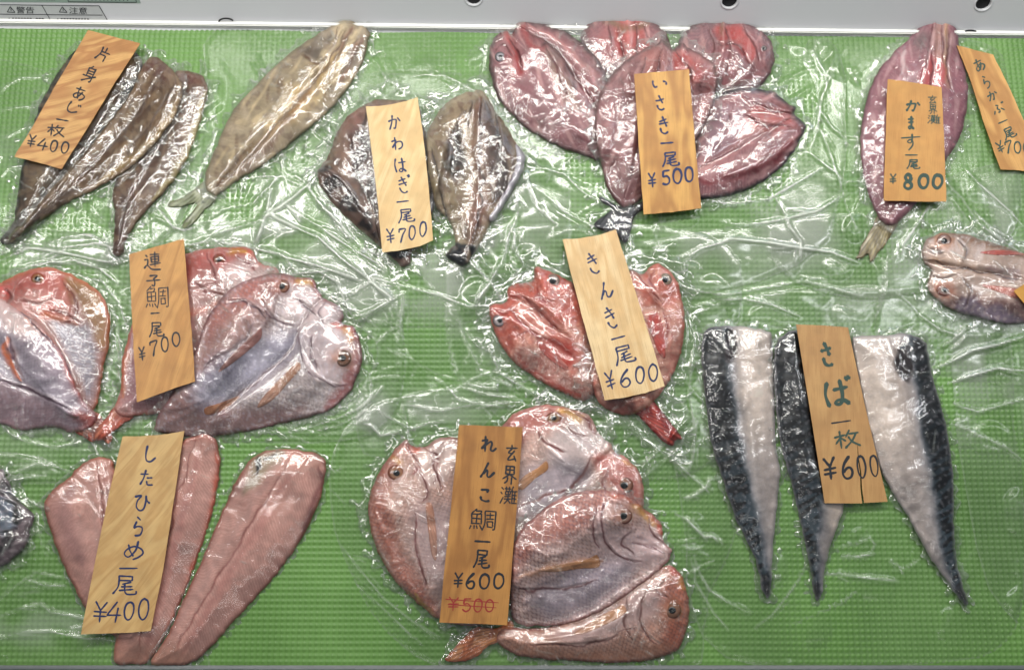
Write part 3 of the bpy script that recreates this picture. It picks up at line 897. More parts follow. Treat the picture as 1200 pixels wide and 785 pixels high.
# ------------------------------------------------------------------ loose film lying on the mat
SHEETS = [
 ('clear loose film crumpled at the left edge round the horse mackerel fillets', [(-60,88),(40,78),(120,120),(230,90),(252,150),(226,232),(170,300),(60,318),(-60,330)], 0.9),
 ('smooth clear film with a straight upright edge round the whole opened horse mackerel', [(249,36),(400,33),(522,38),(534,120),(450,230),(430,320),(330,335),(215,310),(178,280),(196,200),(244,150)], 1.0),
 ('pale crinkled film spreading out round the two filefish', [(340,120),(500,82),(640,124),(668,270),(620,352),(480,384),(330,345),(296,250)], 1.2),
 ('broad clear film reaching over the rear lip round the five opened grunts', [(548,60),(700,36),(960,40),(990,140),(968,280),(862,335),(700,345),(606,300),(560,200)], 1.0),
 ('wrinkled film round the long opened barracuda', [(948,50),(1110,46),(1174,66),(1196,240),(1130,332),(970,345),(900,285),(958,120)], 1.2),
 ('shiny crumpled film round the small fish at the right edge', [(1050,236),(1250,190),(1262,420),(1130,446),(1030,404),(1040,300)], 1.2),
 ('wet looking film round the red fish cut off by the left edge', [(-60,296),(140,284),(172,420),(152,542),(60,566),(-60,545)], 1.0),
 ('clear film with long curved edge below the large pair of sea bream', [(128,286),(330,262),(452,330),(474,440),(430,510),(250,520),(130,545),(118,420)], 0.8),
 ('tangled film round the red rockfish', [(536,300),(640,262),(852,286),(858,420),(836,540),(700,562),(600,500),(528,420)], 1.1),
 ('clear film under the heap of sea bream at the bottom', [(404,500),(560,450),(760,450),(862,560),(858,640),(830,700),(806,786),(520,786),(400,650)], 0.6),
 ('clear film with scattered pale glints round the three mackerel fillets', [(800,372),(1150,350),(1190,500),(1200,700),(1150,770),(850,770),(800,600)], 0.7),
 ('bunched clear film in the lower left corner', [(-60,560),(50,535),(120,610),(190,700),(232,745),(240,786),(-60,786)], 0.8),
 ('pale rumpled film spread over the mat at the right edge', [(1120,374),(1262,380),(1262,740),(1160,690)], 0.9),
 ('milky film stretched over the middle of the mat between the packs', [(330,312),(560,298),(606,420),(560,505),(440,540),(418,470),(440,400)], 1.0),
 ('milky film bridging the mat below the opened grunts', [(690,300),(1010,250),(1040,330),(1000,400),(860,420),(800,360)], 1.1),
]
CREASES = [  # polylines read off the photograph: width, strength
 ([(0,108),(25,96),(62,84)],1.6,.8), ([(0,128),(40,120),(70,108)],1.4,.6), ([(0,160),(30,150),(60,142)],1.6,.5), ([(0,205),(30,190),(46,168)],1.8,.6),
 ([(138,210),(170,232),(200,262),(228,270)],1.6,.6), ([(60,300),(110,285),(190,300)],1.4,.5), ([(190,300),(250,282),(330,300),(420,330)],1.6,.7),
 ([(232,285),(300,262),(345,230),(392,196)],1.8,.6), ([(205,285),(290,318),(380,322)],1.6,.6), ([(262,180),(300,205),(352,216)],1.4,.5),
 ([(300,252),(345,262),(400,300),(455,345)],2.0,.7), ([(345,205),(372,232),(420,290)],1.8,.8), ([(332,240),(380,270),(440,310)],1.6,.7),
 ([(240,250),(300,236),(330,205)],1.5,.6), ([(395,345),(440,330),(520,352),(570,360)],1.8,.6), ([(300,330),(380,345),(440,380)],2.0,.5),
 ([(452,302),(470,350),(472,390)],2.2,.6), ([(540,300),(575,330),(600,372)],1.6,.6), ([(600,262),(590,300),(560,352)],2.4,.8),
 ([(616,200),(628,240),(650,262)],1.6,.7), ([(608,232),(600,270),(612,312)],1.8,.7), ([(576,255),(608,330)],1.3,.5), ([(440,75),(470,105)],1.3,.5), ([(455,90),(520,92),(560,112)],1.3,.5),
 ([(620,188),(660,205),(700,235)],1.6,.7), ([(640,230),(690,262),(705,270)],1.8,.6), ([(830,240),(900,232),(960,200)],1.6,.7), ([(850,260),(920,262),(990,230)],2.0,.8),
 ([(800,300),(860,282),(940,290),(1000,300)],2.2,.8), ([(900,225),(930,262),(940,300)],2.2,.7), ([(960,150),(985,210),(1000,260)],1.6,.7), ([(985,60),(965,120),(950,170)],1.5,.6),
 ([(952,30),(958,62),(972,104)],1.6,.5), ([(780,330),(850,345),(940,330),(1005,345)],2.0,.7), ([(815,360),(870,350),(930,370)],1.8,.7), ([(1055,300),(1075,262),(1100,232)],1.8,.8),
 ([(1110,210),(1150,262),(1200,300)],2.0,.6), ([(1130,200),(1170,232),(1200,262)],2.2,.7), ([(1145,250),(1175,272)],2.4,.6), ([(1060,350),(1100,385),(1140,392)],1.6,.6),
 ([(950,180),(978,205),(1008,214)],1.6,.7), ([(950,108),(975,150),(1004,170)],1.6,.6), ([(1140,120),(1165,150),(1200,160)],1.3,.4), ([(1100,430),(1140,412),(1198,395)],2.2,.9),
 ([(1095,458),(1135,440),(1200,432)],2.0,.8), ([(1110,470),(1150,480),(1200,470)],1.8,.7), ([(1120,500),(1160,515),(1200,540)],1.6,.5), ([(800,430),(822,470)],1.5,.5),
 ([(800,585),(822,578),(835,560)],2.2,.9), ([(792,598),(828,628),(838,630)],2.4,.8), ([(812,655),(835,690),(870,715)],2.0,.7), ([(812,660),(820,700),(850,730)],1.5,.6),
 ([(890,735),(920,700),(945,660)],1.7,.8), ([(965,672),(1005,676),(1045,678)],3.0,.9), ([(985,655),(1020,652)],2.6,.8), ([(985,640),(1020,632),(1022,645)],1.6,.7),
 ([(1040,660),(1060,668)],1.6,.8), ([(935,735),(985,705),(1010,690)],1.4,.6), ([(800,560),(815,540),(818,500)],1.5,.5), ([(780,530),(812,560),(830,575)],1.6,.6),
 ([(378,564),(400,590)],1.0,.3), ([(332,515),(350,515),(378,528),(382,545),(400,552)],1.6,.9), ([(300,503),(370,500),(420,478),(445,455)],1.3,.9), ([(300,508),(365,505),(425,484)],1.1,.7),
 ([(428,498),(445,508),(470,506)],1.8,.8), ([(440,478),(480,500),(520,495)],1.4,.5), ([(470,470),(520,482),(560,470)],1.6,.5), ([(505,440),(540,470),(590,478)],1.6,.7),
 ([(400,430),(440,402),(470,380)],1.3,.4), ([(460,410),(520,440),(580,455)],1.4,.4), ([(540,380),(560,430),(600,455)],1.3,.5), ([(520,460),(560,440),(600,430)],1.2,.4),
 ([(402,640),(450,700),(510,745)],1.8,.6), ([(405,668),(460,730),(500,758)],1.4,.5), ([(0,720),(45,705),(60,718),(100,728)],2.2,.7), ([(0,745),(60,740),(130,752)],2.0,.7),
 ([(0,700),(40,672),(95,680)],1.8,.6), ([(28,580),(50,592)],2.0,.7), ([(40,620),(60,650)],1.2,.3), ([(30,684),(75,688)],2.0,.7), ([(0,500),(30,520),(90,520)],1.8,.6), ([(10,560),(40,545),(80,548)],1.4,.5),
 ([(100,505),(112,528),(120,535)],2.0,.9), ([(120,505),(128,528)],1.6,.8), ([(0,300),(60,292),(130,310)],1.8,.7), ([(30,312),(90,305),(140,330)],1.5,.7), ([(60,318),(120,330),(148,380)],1.4,.7),
 ([(140,300),(110,275),(60,285)],1.4,.6), ([(130,350),(142,420),(135,470)],1.4,.5), ([(425,400),(440,460),(420,490)],1.2,.5), ([(352,305),(392,330),(410,372)],1.4,.6),
 ([(300,290),(330,300),(352,322)],1.6,.6), ([(575,400),(590,440),(650,470)],1.6,.6), ([(548,392),(580,380),(600,420)],1.2,.5), ([(600,448),(660,478),(700,478)],1.5,.7), ([(797,350),(812,400),(808,460)],1.3,.6),
 ([(735,495),(775,530),(812,525)],1.5,.6), ([(805,470),(812,500),(800,520)],1.5,.6), ([(690,520),(730,545),(770,530)],1.4,.6), ([(800,190),(815,230)],1.2,.4),
]
FISHMASK = np.zeros((HY, WX))
def premask(outlines):
    for o in outlines:
        sl, x, y, sd = raster_sdf(spline(o, seg=4), 4)
        FISHMASK[sl] = np.maximum(FISHMASK[sl], (sd > 0).astype(float))

def build_sheets():
    press = 1 - 0.93 * blur(FISHMASK, 9)
    CH = np.zeros((HY, WX)); CC = np.zeros((HY, WX))
    sl = (slice(0, HY), slice(0, WX)); x = gx.astype(float); y = gy.astype(float)
    segs = []
    rr = random.Random(5)
    for pts, w_, s in CREASES:
        p = spline(pts, closed=False, seg=2)
        q = p + np.array([[rr.gauss(0, 2.2), rr.gauss(0, 2.2)] for _ in p])
        for k in range(len(q) - 1):
            e = math.sin(math.pi * (k + 0.7) / (len(q) + 0.4)) ** 0.5
            a, b = q[k], q[k + 1]; dx, dy = (b - a) * 0.25
            segs.append((a[0] - dx, a[1] - dy, b[0] + dx, b[1] + dy, w_ * (0.35 + 0.45 * e) * rr.uniform(0.7, 1.2), 0.0020 * e * s, s * e * 1.25 * rr.uniform(0.55, 1.1)))
            if rr.random() < 0.5:
                o1 = rr.gauss(0, 5); segs.append((a[0] + o1, a[1] + rr.gauss(0, 4), b[0] + o1, b[1] + rr.gauss(0, 5), w_ * 0.45, 0.0012, s * 0.5))
    # fine creases that fan out from every pack
    ys_, xs_ = np.nonzero((blur(FISHMASK, 14) > 0.02) & (FISHMASK < 0.5))
    gyb, gxb = np.gradient(blur(FISHMASK, 18))
    k = 0
    while k < 130:
        q = rr.randrange(len(xs_)); j, i = ys_[q], xs_[q]
        a = math.atan2(-gyb[j, i], -gxb[j, i]) + rr.gauss(0, 0.5)
        n = rr.choice((1, 2, 3, 4))                    # tension folds come in little fans
        L = rr.uniform(22, 85); cx, cy = i + X0 - 6 * math.cos(a), j + Y0 - 6 * math.sin(a)
        for m in range(n):
            aa = a + rr.gauss(0, 0.10); Lm = L * rr.uniform(0.5, 1.1); ox, oy = rr.gauss(0, 5), rr.gauss(0, 5)
            mx, my = cx + ox + 0.55 * Lm * math.cos(aa), cy + oy + 0.55 * Lm * math.sin(aa)
            ab = aa + rr.gauss(0, 0.18); w_ = rr.uniform(0.7, 1.7); s = rr.random() ** 1.6 * 0.75; am = rr.uniform(0.0008, 0.0026)
            segs.append((cx + ox, cy + oy, mx, my, w_, am, s))
            segs.append((mx - 3 * math.cos(ab), my - 3 * math.sin(ab), mx + 0.45 * Lm * math.cos(ab), my + 0.45 * Lm * math.sin(ab), w_ * 0.8, am * 0.7, s * 0.7))
            k += 1
    h, c = seg_field(sl, x, y, segs)
    painted_haze = np.zeros(x.shape)           # pale ceiling sheen, painted as milky patches in the film
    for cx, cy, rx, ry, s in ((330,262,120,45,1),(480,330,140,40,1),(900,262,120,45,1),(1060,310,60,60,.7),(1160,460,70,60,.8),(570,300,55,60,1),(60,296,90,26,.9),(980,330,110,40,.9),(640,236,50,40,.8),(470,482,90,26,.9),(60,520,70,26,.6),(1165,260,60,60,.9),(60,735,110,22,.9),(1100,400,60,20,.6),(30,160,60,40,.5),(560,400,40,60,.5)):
        painted_haze = np.maximum(painted_haze, s * np.exp(-((((x - cx) / rx) ** 2 + ((y - cy) / ry) ** 2) ** 1.3)))
    painted_haze = painted_haze * sstep(-1.3, 0.9, samp(NZ[60], x.ravel() + 11, y.ravel()) + 0.5 * samp(AW[1], x.ravel(), y.ravel())).reshape(x.shape)
    xf, yf = x.ravel(), y.ravel()
    for k, (lab, poly, amp) in enumerate(SHEETS):
        pl = spline(poly, seg=5)
        pl = pl + np.stack([samp(NZ[25], pl[:, 0], pl[:, 1]), samp(NZ[25], pl[:, 1], pl[:, 0])], 1) * 1.2
        s2, xx, yy, sd = raster_sdf(pl, 6)
        xq, yq = xx.ravel() + 130 * k, yy.ravel() + 70 * k
        n1 = samp(AW[k % 6], xq, yq).reshape(xx.shape); n2 = samp(AW[(k + 2) % 6], xq + 300, yq).reshape(xx.shape); n3 = samp(NZ[60], xq, yq + 200).reshape(xx.shape)
        n4 = samp(AN[(k + 1) % 6], xq, yq + 20).reshape(xx.shape)
        th = (0.35 + k * 1.1) % math.pi
        g1, e1 = fsamp(FA_L, xq, yq, th); g2, e2 = fsamp(FA_M, xq, yq, th + 0.5); g3, e3 = fsamp(FA_S, xq, yq, th - 0.4)
        g1, g2, g3, e1, e2, e3 = (q.reshape(xx.shape) for q in (g1, g2, g3, e1, e2, e3))
        wild = 0.12 + 0.6 * np.maximum(sstep(0.7, 2.0, n3), 0.22 * painted_haze[s2])
        pr = press[s2]
        z = H[s2] + 0.0011 + amp * pr * wild * (0.0030 + 0.0022 * g1 + 0.0006 * g2) + h[s2] * np.maximum(pr, 0.2)
        cc = np.clip(c[s2] * 1.0 + 0.44 * painted_haze[s2] + amp * wild * (0.34 * e1 + 0.10 * e2 + 0.10 * np.clip(n1, 0, 1)) * pr, 0, 1)
        z = np.where(sd < 6, H[s2] + 0.0009 + (z - H[s2] - 0.0009) * np.clip(sd / 6, 0.2, 1), z)
        cc = np.maximum(cc, np.exp(-(sd / 1.2) ** 2) * 0.35)
        ax, ay, d, F = outline_grid(pl, 2.0)
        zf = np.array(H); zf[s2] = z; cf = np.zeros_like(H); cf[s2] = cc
        zz = rsamp(zf, ax, ay)
        at = pl.mean(0)
        o = mesh_np('plastic_film', P(ax, ay, zz), F, M["sheet"], attrs={'crease_haze': rsamp(cf, ax, ay)})
        tag(o, lab, 'plastic film', 'loose clear films lying on the mat')
        H[s2] = np.where(sd > 0, np.maximum(z, H[s2]), H[s2])

# ------------------------------------------------------------------ outlines, traced in photo pixels
O = {
'1a': [(85,62),(110,55),(150,58),(164,66),(167,80),(150,118),(120,160),(85,204),(60,234),(40,258),(22,282),(6,287),(1,280),(16,258),(20,235),(26,195),(38,150),(52,112)],
'1b': [(172,70),(182,67),(197,77),(207,88),(215,104),(210,125),(196,150),(175,176),(150,198),(115,220),(80,238),(50,258),(25,276),(12,284),(10,278),(30,258),(60,222),(85,196),(115,160),(140,128),(155,105),(164,84)],
'1c': [(205,85),(222,84),(238,90),(243,104),(240,125),(232,152),(218,188),(200,216),(180,238),(160,262),(148,280),(144,296),(136,300),(132,294),(134,270),(134,245),(132,225),(142,200),(165,165),(190,125)],
'2': [(404,23),(418,28),(432,38),(427,68),(411,98),(390,126),(354,157),(315,189),(279,212),(254,229),(244,224),(240,214),(242,200),(254,171),(272,132),(297,103),(333,68),(368,43),(390,30)],
'3a': [(426,124),(445,117),(487,121),(496,150),(509,163),(522,172),(523,186),(516,221),(506,250),(484,292),(480,308),(471,312),(457,300),(442,287),(414,262),(388,236),(376,217),(372,201),(385,182),(395,156),(407,137)],
'3b': [(554,107),(567,108),(579,128),(595,150),(605,169),(614,180),(612,200),(600,225),(586,246),(576,259),(567,278),(556,296),(545,312),(534,308),(522,299),(533,284),(526,258),(513,246),(503,207),(500,160),(506,144),(519,125),(535,113)],
'4a': [(583,41),(593,36),(600,41),(604,30),(611,24),(626,27),(645,30),(676,46),(699,69),(713,95),(722,130),(718,170),(703,187),(676,180),(645,168),(615,149),(592,126),(580,107),(573,76),(575,53)],
'4b': [(680,46),(688,30),(700,21),(712,20),(717,13),(724,18),(738,19),(745,13),(752,18),(768,27),(783,45),(790,80),(760,110),(720,105),(700,75)],
'4c': [(795,50),(808,33),(824,24),(838,24),(845,15),(851,23),(858,26),(866,20),(876,26),(898,42),(907,61),(905,80),(894,99),(879,108),(848,110),(815,100),(798,75)],
'4e': [(832,120),(850,108),(875,104),(896,105),(909,109),(924,122),(933,126),(931,134),(944,148),(936,168),(917,195),(886,218),(856,229),(825,233),(800,226),(795,200),(810,180),(818,153)],
'4d': [(790,57),(783,53),(776,47),(768,53),(756,57),(733,72),(714,92),(701,118),(697,153),(704,191),(714,225),(730,243),(741,241),(760,225),(790,200),(815,165),(833,130),(840,99),(837,76),(817,61),(807,57),(798,51)],
'5': [(1096,17),(1103,22),(1111,18),(1119,25),(1124,51),(1132,87),(1134,118),(1126,158),(1106,192),(1087,221),(1066,247),(1050,262),(1036,262),(1028,252),(1021,237),(1012,205),(1008,170),(1012,134),(1023,95),(1043,67),(1067,43),(1082,28)],
'6': [(1091,277),(1105,273),(1132,275),(1155,282),(1181,290),(1202,298),(1250,310),(1275,335),(1240,362),(1199,379),(1174,378),(1147,372),(1116,363),(1097,350),(1087,336),(1091,318),(1085,309),(1080,299),(1083,286)],
'7a': [(-20,345),(0,332),(18,323),(40,315),(62,314),(88,324),(110,337),(123,352),(129,374),(127,407),(121,432),(117,458),(110,480),(80,488),(40,450),(0,400)],
'7b': [(-70,350),(-30,345),(0,350),(22,364),(48,381),(66,403),(81,432),(95,465),(112,484),(110,496),(98,504),(84,506),(62,500),(29,504),(0,496),(-50,480),(-90,420)],
'7c': [(216,298),(238,292),(264,290),(292,290),(299,300),(306,309),(325,316),(330,340),(300,400),(240,470),(190,484),(158,487),(142,488),(134,478),(141,458),(143,425),(152,388),(168,345),(190,315)],
'7d': [(257,352),(272,337),(293,327),(323,320),(352,325),(366,327),(372,338),(380,350),(397,358),(403,372),(400,379),(414,382),(423,403),(424,425),(416,448),(404,466),(378,484),(330,496),(286,506),(238,512),(205,509),(182,505),(184,490),(205,455),(227,414),(240,378)],
'8a': [(575,358),(593,354),(596,337),(610,332),(623,330),(628,314),(640,317),(659,325),(673,336),(686,369),(702,409),(702,450),(686,469),(659,460),(626,442),(600,422),(583,397),(575,373)],
'8b': [(739,316),(752,322),(760,314),(772,309),(789,323),(797,343),(802,369),(800,402),(792,432),(776,458),(758,478),(735,486),(712,480),(698,465),(694,430),(710,380),(722,340)],
'9a': [(827,387),(849,382),(875,383),(900,389),(905,400),(907,450),(909,517),(914,557),(909,606),(905,655),(904,690),(900,700),(893,691),(885,655),(862,606),(845,557),(833,517),(826,459),(822,414)],
'9b': [(911,400),(925,388),(940,388),(950,400),(962,450),(970,504),(989,570),(989,592),(980,620),(969,655),(963,695),(957,704),(953,691),(948,660),(938,611),(925,557),(914,517),(908,459),(907,419)],
'9c': [(998,397),(1010,393),(1032,393),(1063,391),(1083,400),(1088,415),(1094,446),(1107,490),(1116,548),(1118,611),(1121,655),(1127,682),(1135,706),(1130,709),(1112,684),(1090,653),(1067,611),(1045,575),(1027,539),(1013,481),(1003,428)],
'10a': [(52,590),(60,575),(76,563),(95,545),(110,537),(128,537),(136,550),(150,600),(165,680),(160,740),(140,748),(120,735),(98,710),(88,690),(71,655),(57,615)],
'10b': [(205,530),(214,517),(237,509),(252,514),(258,535),(256,565),(245,614),(228,665),(212,705),(192,748),(172,776),(150,778),(134,775),(136,748),(150,700),(170,640),(188,580)],
'10c': [(308,530),(327,526),(350,527),(376,533),(382,546),(374,588),(350,637),(316,682),(278,723),(248,757),(226,776),(200,779),(177,776),(196,745),(214,704),(237,655),(259,603),(278,561),(293,539)],
'11a': [(474,516),(485,522),(499,523),(513,514),(530,512),(560,520),(590,560),(600,640),(595,700),(565,730),(535,732),(519,727),(503,718),(474,692),(449,659),(436,625),(432,590),(441,559),(457,534)],
'11b': [(585,508),(600,487),(618,478),(643,474),(672,480),(692,489),(702,508),(716,522),(720,529),(737,539),(752,560),(754,590),(745,620),(700,650),(650,680),(605,690),(590,650),(583,580)],
'11c': [(600,645),(606,628),(619,612),(648,588),(668,579),(685,575),(710,574),(728,578),(751,592),(768,606),(776,616),(777,634),(787,643),(782,658),(751,684),(710,712),(668,729),(627,733),(604,728),(598,700)],
'11d': [(783,662),(798,673),(804,690),(808,706),(805,735),(793,762),(760,773),(710,776),(643,772),(606,767),(582,751),(592,736),(640,735),(690,715),(740,680)],
'12': [(-40,545),(0,549),(8,560),(20,584),(39,603),(35,622),(30,640),(14,656),(0,665),(-40,672)],
}
XO = {   # sharp drawn features: gill covers, jaws, fin roots, the dark slit between the halves
'11a': [((482,545),(494,556),(500,572),(496,590)), ((500,524),(512,536),(514,552),(508,568)), ((474,520),(484,534),(492,548)), ((520,520),(508,545),(520,575)), ((486,600),(488,640),(500,690))],
'11b': [((660,496),(672,508),(690,512)), ((626,500),(640,520),(662,530)), ((706,520),(690,545),(668,575),(640,600)), ((712,548),(704,566),(716,590)), ((676,484),(690,496),(700,512)), ((600,600),(640,580),(680,574))],
'11c': [((712,584),(706,612),(712,638),(730,654),(752,658)), ((700,594),(694,620),(704,644)), ((762,604),(760,620),(778,640)), ((742,636),(764,640),(782,648)), ((606,690),(650,690),(700,680)), ((740,622),(730,636),(742,650))],
'11d': [((760,690),(750,712),(756,740),(774,756)), ((742,694),(732,720),(740,750)), ((780,676),(772,690),(782,700)), ((620,756),(700,752),(744,734))],
'7a': [((74,330),(88,350),(88,372),(70,380)), ((56,364),(76,368),(96,380)), ((6,338),(12,348),(6,358)), ((24,350),(44,356),(60,350))],
'7b': [((24,366),(48,390),(66,408)), ((10,396),(18,424),(28,448)), ((66,404),(84,434),(94,464)), ((-20,440),(40,460),(88,484))],
'7c': [((244,296),(248,318),(262,338),(270,344)), ((276,300),(284,308),(302,314)), ((228,332),(246,342),(262,346))],
'7d': [((308,352),(316,368),(328,378),(344,382)), ((262,356),(286,352),(312,370)), ((352,384),(350,408),(362,434),(384,450),(404,452)), ((372,354),(356,376),(340,410),(304,444),(256,482)), ((344,348),(360,360),(372,372)), ((384,352),(374,366),(378,380)), ((368,392),(364,412),(374,434)), ((236,430),(270,410),(300,378))],
'8a': [((600,342),(618,352),(640,372),(656,390)), ((596,362),(614,380),(634,398)), ((628,334),(634,348),(650,354)), ((604,396),(620,388),(640,398)), ((578,362),(590,366),(602,360))],
'8b': [((746,320),(762,338),(776,358)), ((764,318),(762,328),(770,340)), ((776,362),(782,380),(784,410))],
'6': [((1120,280),(1132,292),(1128,306)), ((1088,306),(1130,315),(1202,328)), ((1128,326),(1138,342),(1132,358)), ((1088,292),(1098,298),(1106,296)), ((1090,322),(1104,326),(1120,322))],
'4a': [((612,34),(650,58),(680,98),(706,136)), ((596,44),(606,62),(612,84)), ((640,58),(656,84),(664,118)), ((580,58),(590,54),(600,66))],
'4b': [((712,30),(716,60)), ((724,32),(730,66),(726,88)), ((742,26),(748,60),(744,84)), ((756,30),(764,52))],
'4c': [((830,34),(836,60),(830,94)), ((850,30),(856,60),(852,90)), ((868,30),(884,50),(890,72)), ((840,50),(866,56),(884,84))],
'4d': [((776,56),(764,120),(742,190),(732,234)), ((792,60),(808,84),(812,112)), ((756,66),(748,96))],
'4e': [((928,138),(880,166),(822,196)), ((880,120),(906,130),(926,134)), ((872,136),(900,146),(926,150)), ((858,124),(852,150),(836,178))],
'5': [((1092,50),(1092,100),(1070,180),(1048,248)), ((1104,28),(1106,70)), ((1092,30),(1086,70),(1078,100)), ((1114,40),(1110,80),(1116,110))],
'2': [((404,36),(380,84),(330,140),(280,194),(256,220)), ((398,32),(384,64),(366,80)), ((420,44),(404,80),(384,112)), ((352,66),(370,74),(386,66)), ((412,34),(398,62),(390,80))],
'3b': [((566,112),(562,170),(564,230),(550,292)), ((546,130),(530,160),(524,200)), ((580,130),(586,170),(572,214)), ((506,170),(516,220),(530,276)), ((552,120),(548,150))],
'3a': [((410,156),(418,200),(436,240),(446,280)), ((376,200),(400,214),(424,250)), ((490,150),(500,180),(496,240)), ((430,130),(424,160))],
'1b': [((188,84),(150,148),(84,218),(24,272)), ((206,94),(176,146),(120,204))],
'1c': [((222,90),(190,168),(150,236),(139,290))],
'1a': [((160,72),(120,140),(72,210),(14,276))],
'12': [((2,586),(18,592),(24,606)), ((0,624),(16,622)), ((6,566),(20,586))],
}
XC = {'11a':(112,58,58),'11b':(124,70,70),'11c':(104,60,66),'11d':(98,60,56),'7a':(120,66,62),'7b':(98,76,92),'7c':(124,72,72),'7d':(94,70,82),'8a':(140,50,44),'8b':(140,54,48),'6':(92,74,72),'4a':(104,40,46),'4b':(106,34,38),'4c':(108,34,38),'4d':(100,48,50),'4e':(104,44,52),'5':(112,56,66),'2':(104,78,58),'3a':(52,36,34),'3b':(60,42,38),'1a':(66,48,42),'1b':(78,54,46),'1c':(78,52,46),'12':(40,38,42)}
_body = body
def body(root, name, outline, T, W, base, ops=(), ridges=(), *ar, **kw):
    key = next((k for k, v in O.items() if v is outline), None)
    if key in XO:
        ops = list(ops); ridges = list(ridges)
        for l in XO[key]:
            ops.append(('LT', list(l), 1.5, XC[key], .8))
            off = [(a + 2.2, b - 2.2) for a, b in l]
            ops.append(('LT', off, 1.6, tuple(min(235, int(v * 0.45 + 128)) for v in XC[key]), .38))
            ridges.append((list(l), 1.8, -0.0011)); ridges.append((off, 2.0, 0.0007))
    kw['tone'] = TONE.get(key[:2] if key[:2] in TONE else key[:1], (1, 1, 1)) if key else (1, 1, 1)
    if key in FL:
        (x0, y0), (x1, y1), w1, d1 = FL[key]
        a = math.atan2(y1 - y0, x1 - x0); k = int(round(a / (math.pi / 6))) % 6
        q_ = 0.55 if key[0] in '13' else 1.0
        q_ = 1.35 if key[0] == '4' else q_
        ops = [('S', k, 1.0, w1, .42 * q_), ('S', (k + 1) % 6, 1.5, w1, .4 * q_), ('S', (k + 5) % 6, 1.35, d1, .5)] + list(ops) + [('S', k, 1.6, w1, .25), ('LT', [(x0, y0), ((x0 * .5 + x1 * .5) + 2, (y0 * .5 + y1 * .5)), (x1, y1)], 1.6, w1, .3 * q_)]
    return _body(root, name, outline, T, W, base, ops, ridges, *ar, **kw)
TONE = {'1': (0.66,0.62,0.56), '10': (0.88,0.81,0.82), '11': (1.12,1.07,1.04), '12': (1.15,1.1,1.1), '2': (0.84,0.80,0.72), '3': (0.76,0.71,0.68), '4': (0.74,0.64,0.68), '5': (0.80,0.72,0.76), '6': (1.02,0.94,0.93), '7': (1.06,1.02,1.01), '8': (1.0,0.96,0.93), '9': (1.04,1.03,1.04)}
FL = {'4a': ((600,40),(708,170),(226,196,192),(124,50,56)), '4b': ((735,18),(742,100),(226,190,186),(130,48,52)), '4c': ((850,24),(836,100),(226,190,186),(130,48,52)), '4d': ((785,56),(732,236),(222,192,188),(118,60,62)),
      '4e': ((930,136),(812,206),(228,196,194),(128,52,58)), '5': ((1098,24),(1046,252),(226,198,198),(128,66,78)), '2': ((408,32),(254,222),(222,208,180),(112,88,70)), '3a': ((440,120),(470,300),(186,166,154),(54,36,34)),
      '3b': ((562,110),(545,300),(208,196,176),(70,48,42)), '1a': ((150,66),(12,280),(176,162,144),(62,50,46)), '1b': ((194,80),(16,278),(186,168,144),(74,56,48)), '1c': ((230,90),(138,294),(182,164,148),(74,54,50)),
      '12': ((30,590),(-30,610),(190,184,190),(40,38,42))}
premask(O.values())
build_sheets()

def ax2(a, b): return (a, b)
PINKISH = (176, 132, 128)

# --- horse mackerel fillets -------------------------------------------------
G1 = 'filleted horse mackerel halves'
A1 = [((160,62),(8,282)), ((195,78),(18,278)), ((230,90),(138,296))]
r = fish('fish_fillet', 'dark horse mackerel fillet mostly hidden under its tilted price slip', 'fish', G1, (90, 150))
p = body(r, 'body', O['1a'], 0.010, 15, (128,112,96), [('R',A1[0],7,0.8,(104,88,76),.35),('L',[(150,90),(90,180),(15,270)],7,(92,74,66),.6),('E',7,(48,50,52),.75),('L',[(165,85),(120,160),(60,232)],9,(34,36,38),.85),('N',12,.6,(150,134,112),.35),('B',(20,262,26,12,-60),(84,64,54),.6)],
    [([(150,90),(90,180),(15,270)],5,-0.0012)])
wrap(r, [p], A1[0], 8)
r = fish('fish_fillet', 'slender horse mackerel fillet at the right edge of the pack, with a narrow dark tail', 'fish', G1, (180, 180))
p = body(r, 'body', O['1c'], 0.009, 13, (134,114,100), [('R',A1[2],6,0.8,(110,88,80),.4),('L',[(222,92),(190,170),(148,240),(138,292)],8,(92,68,62),.6),('LT',[(240,108),(220,180),(180,236)],5,(188,180,140),.8),('B',(140,285,22,9,-80),(92,66,60),.8),('N',12,.7,(164,148,132),.35),('B',(222,92,18,8,20),(120,70,64),.5)],
    [([(222,92),(190,170),(148,240)],5,-0.0014)])
wrap(r, [p], A1[2], 8)
r = fish('fish_fillet', 'long grey brown horse mackerel fillet lying in the middle of the pack', 'fish', G1, (130, 170))
p = body(r, 'body', O['1b'], 0.011, 14, (140,120,100), [('R',A1[1],6,0.8,(118,98,84),.4),('L',[(190,86),(150,150),(80,222),(20,276)],7,(100,78,68),.55),('LT',[(212,112),(180,164),(110,216)],4,(186,164,116),.7),('B',(184,80,22,14,30),(112,76,70),.7),('B',(38,262,32,10,-40),(70,58,52),.7),('LT',[(160,92),(110,160),(60,218)],4,(60,56,56),.7),('N',12,.6,(168,152,134),.4)],
    [([(190,86),(150,150),(80,222)],5,-0.0015)])
wrap(r, [p], A1[1], 8)

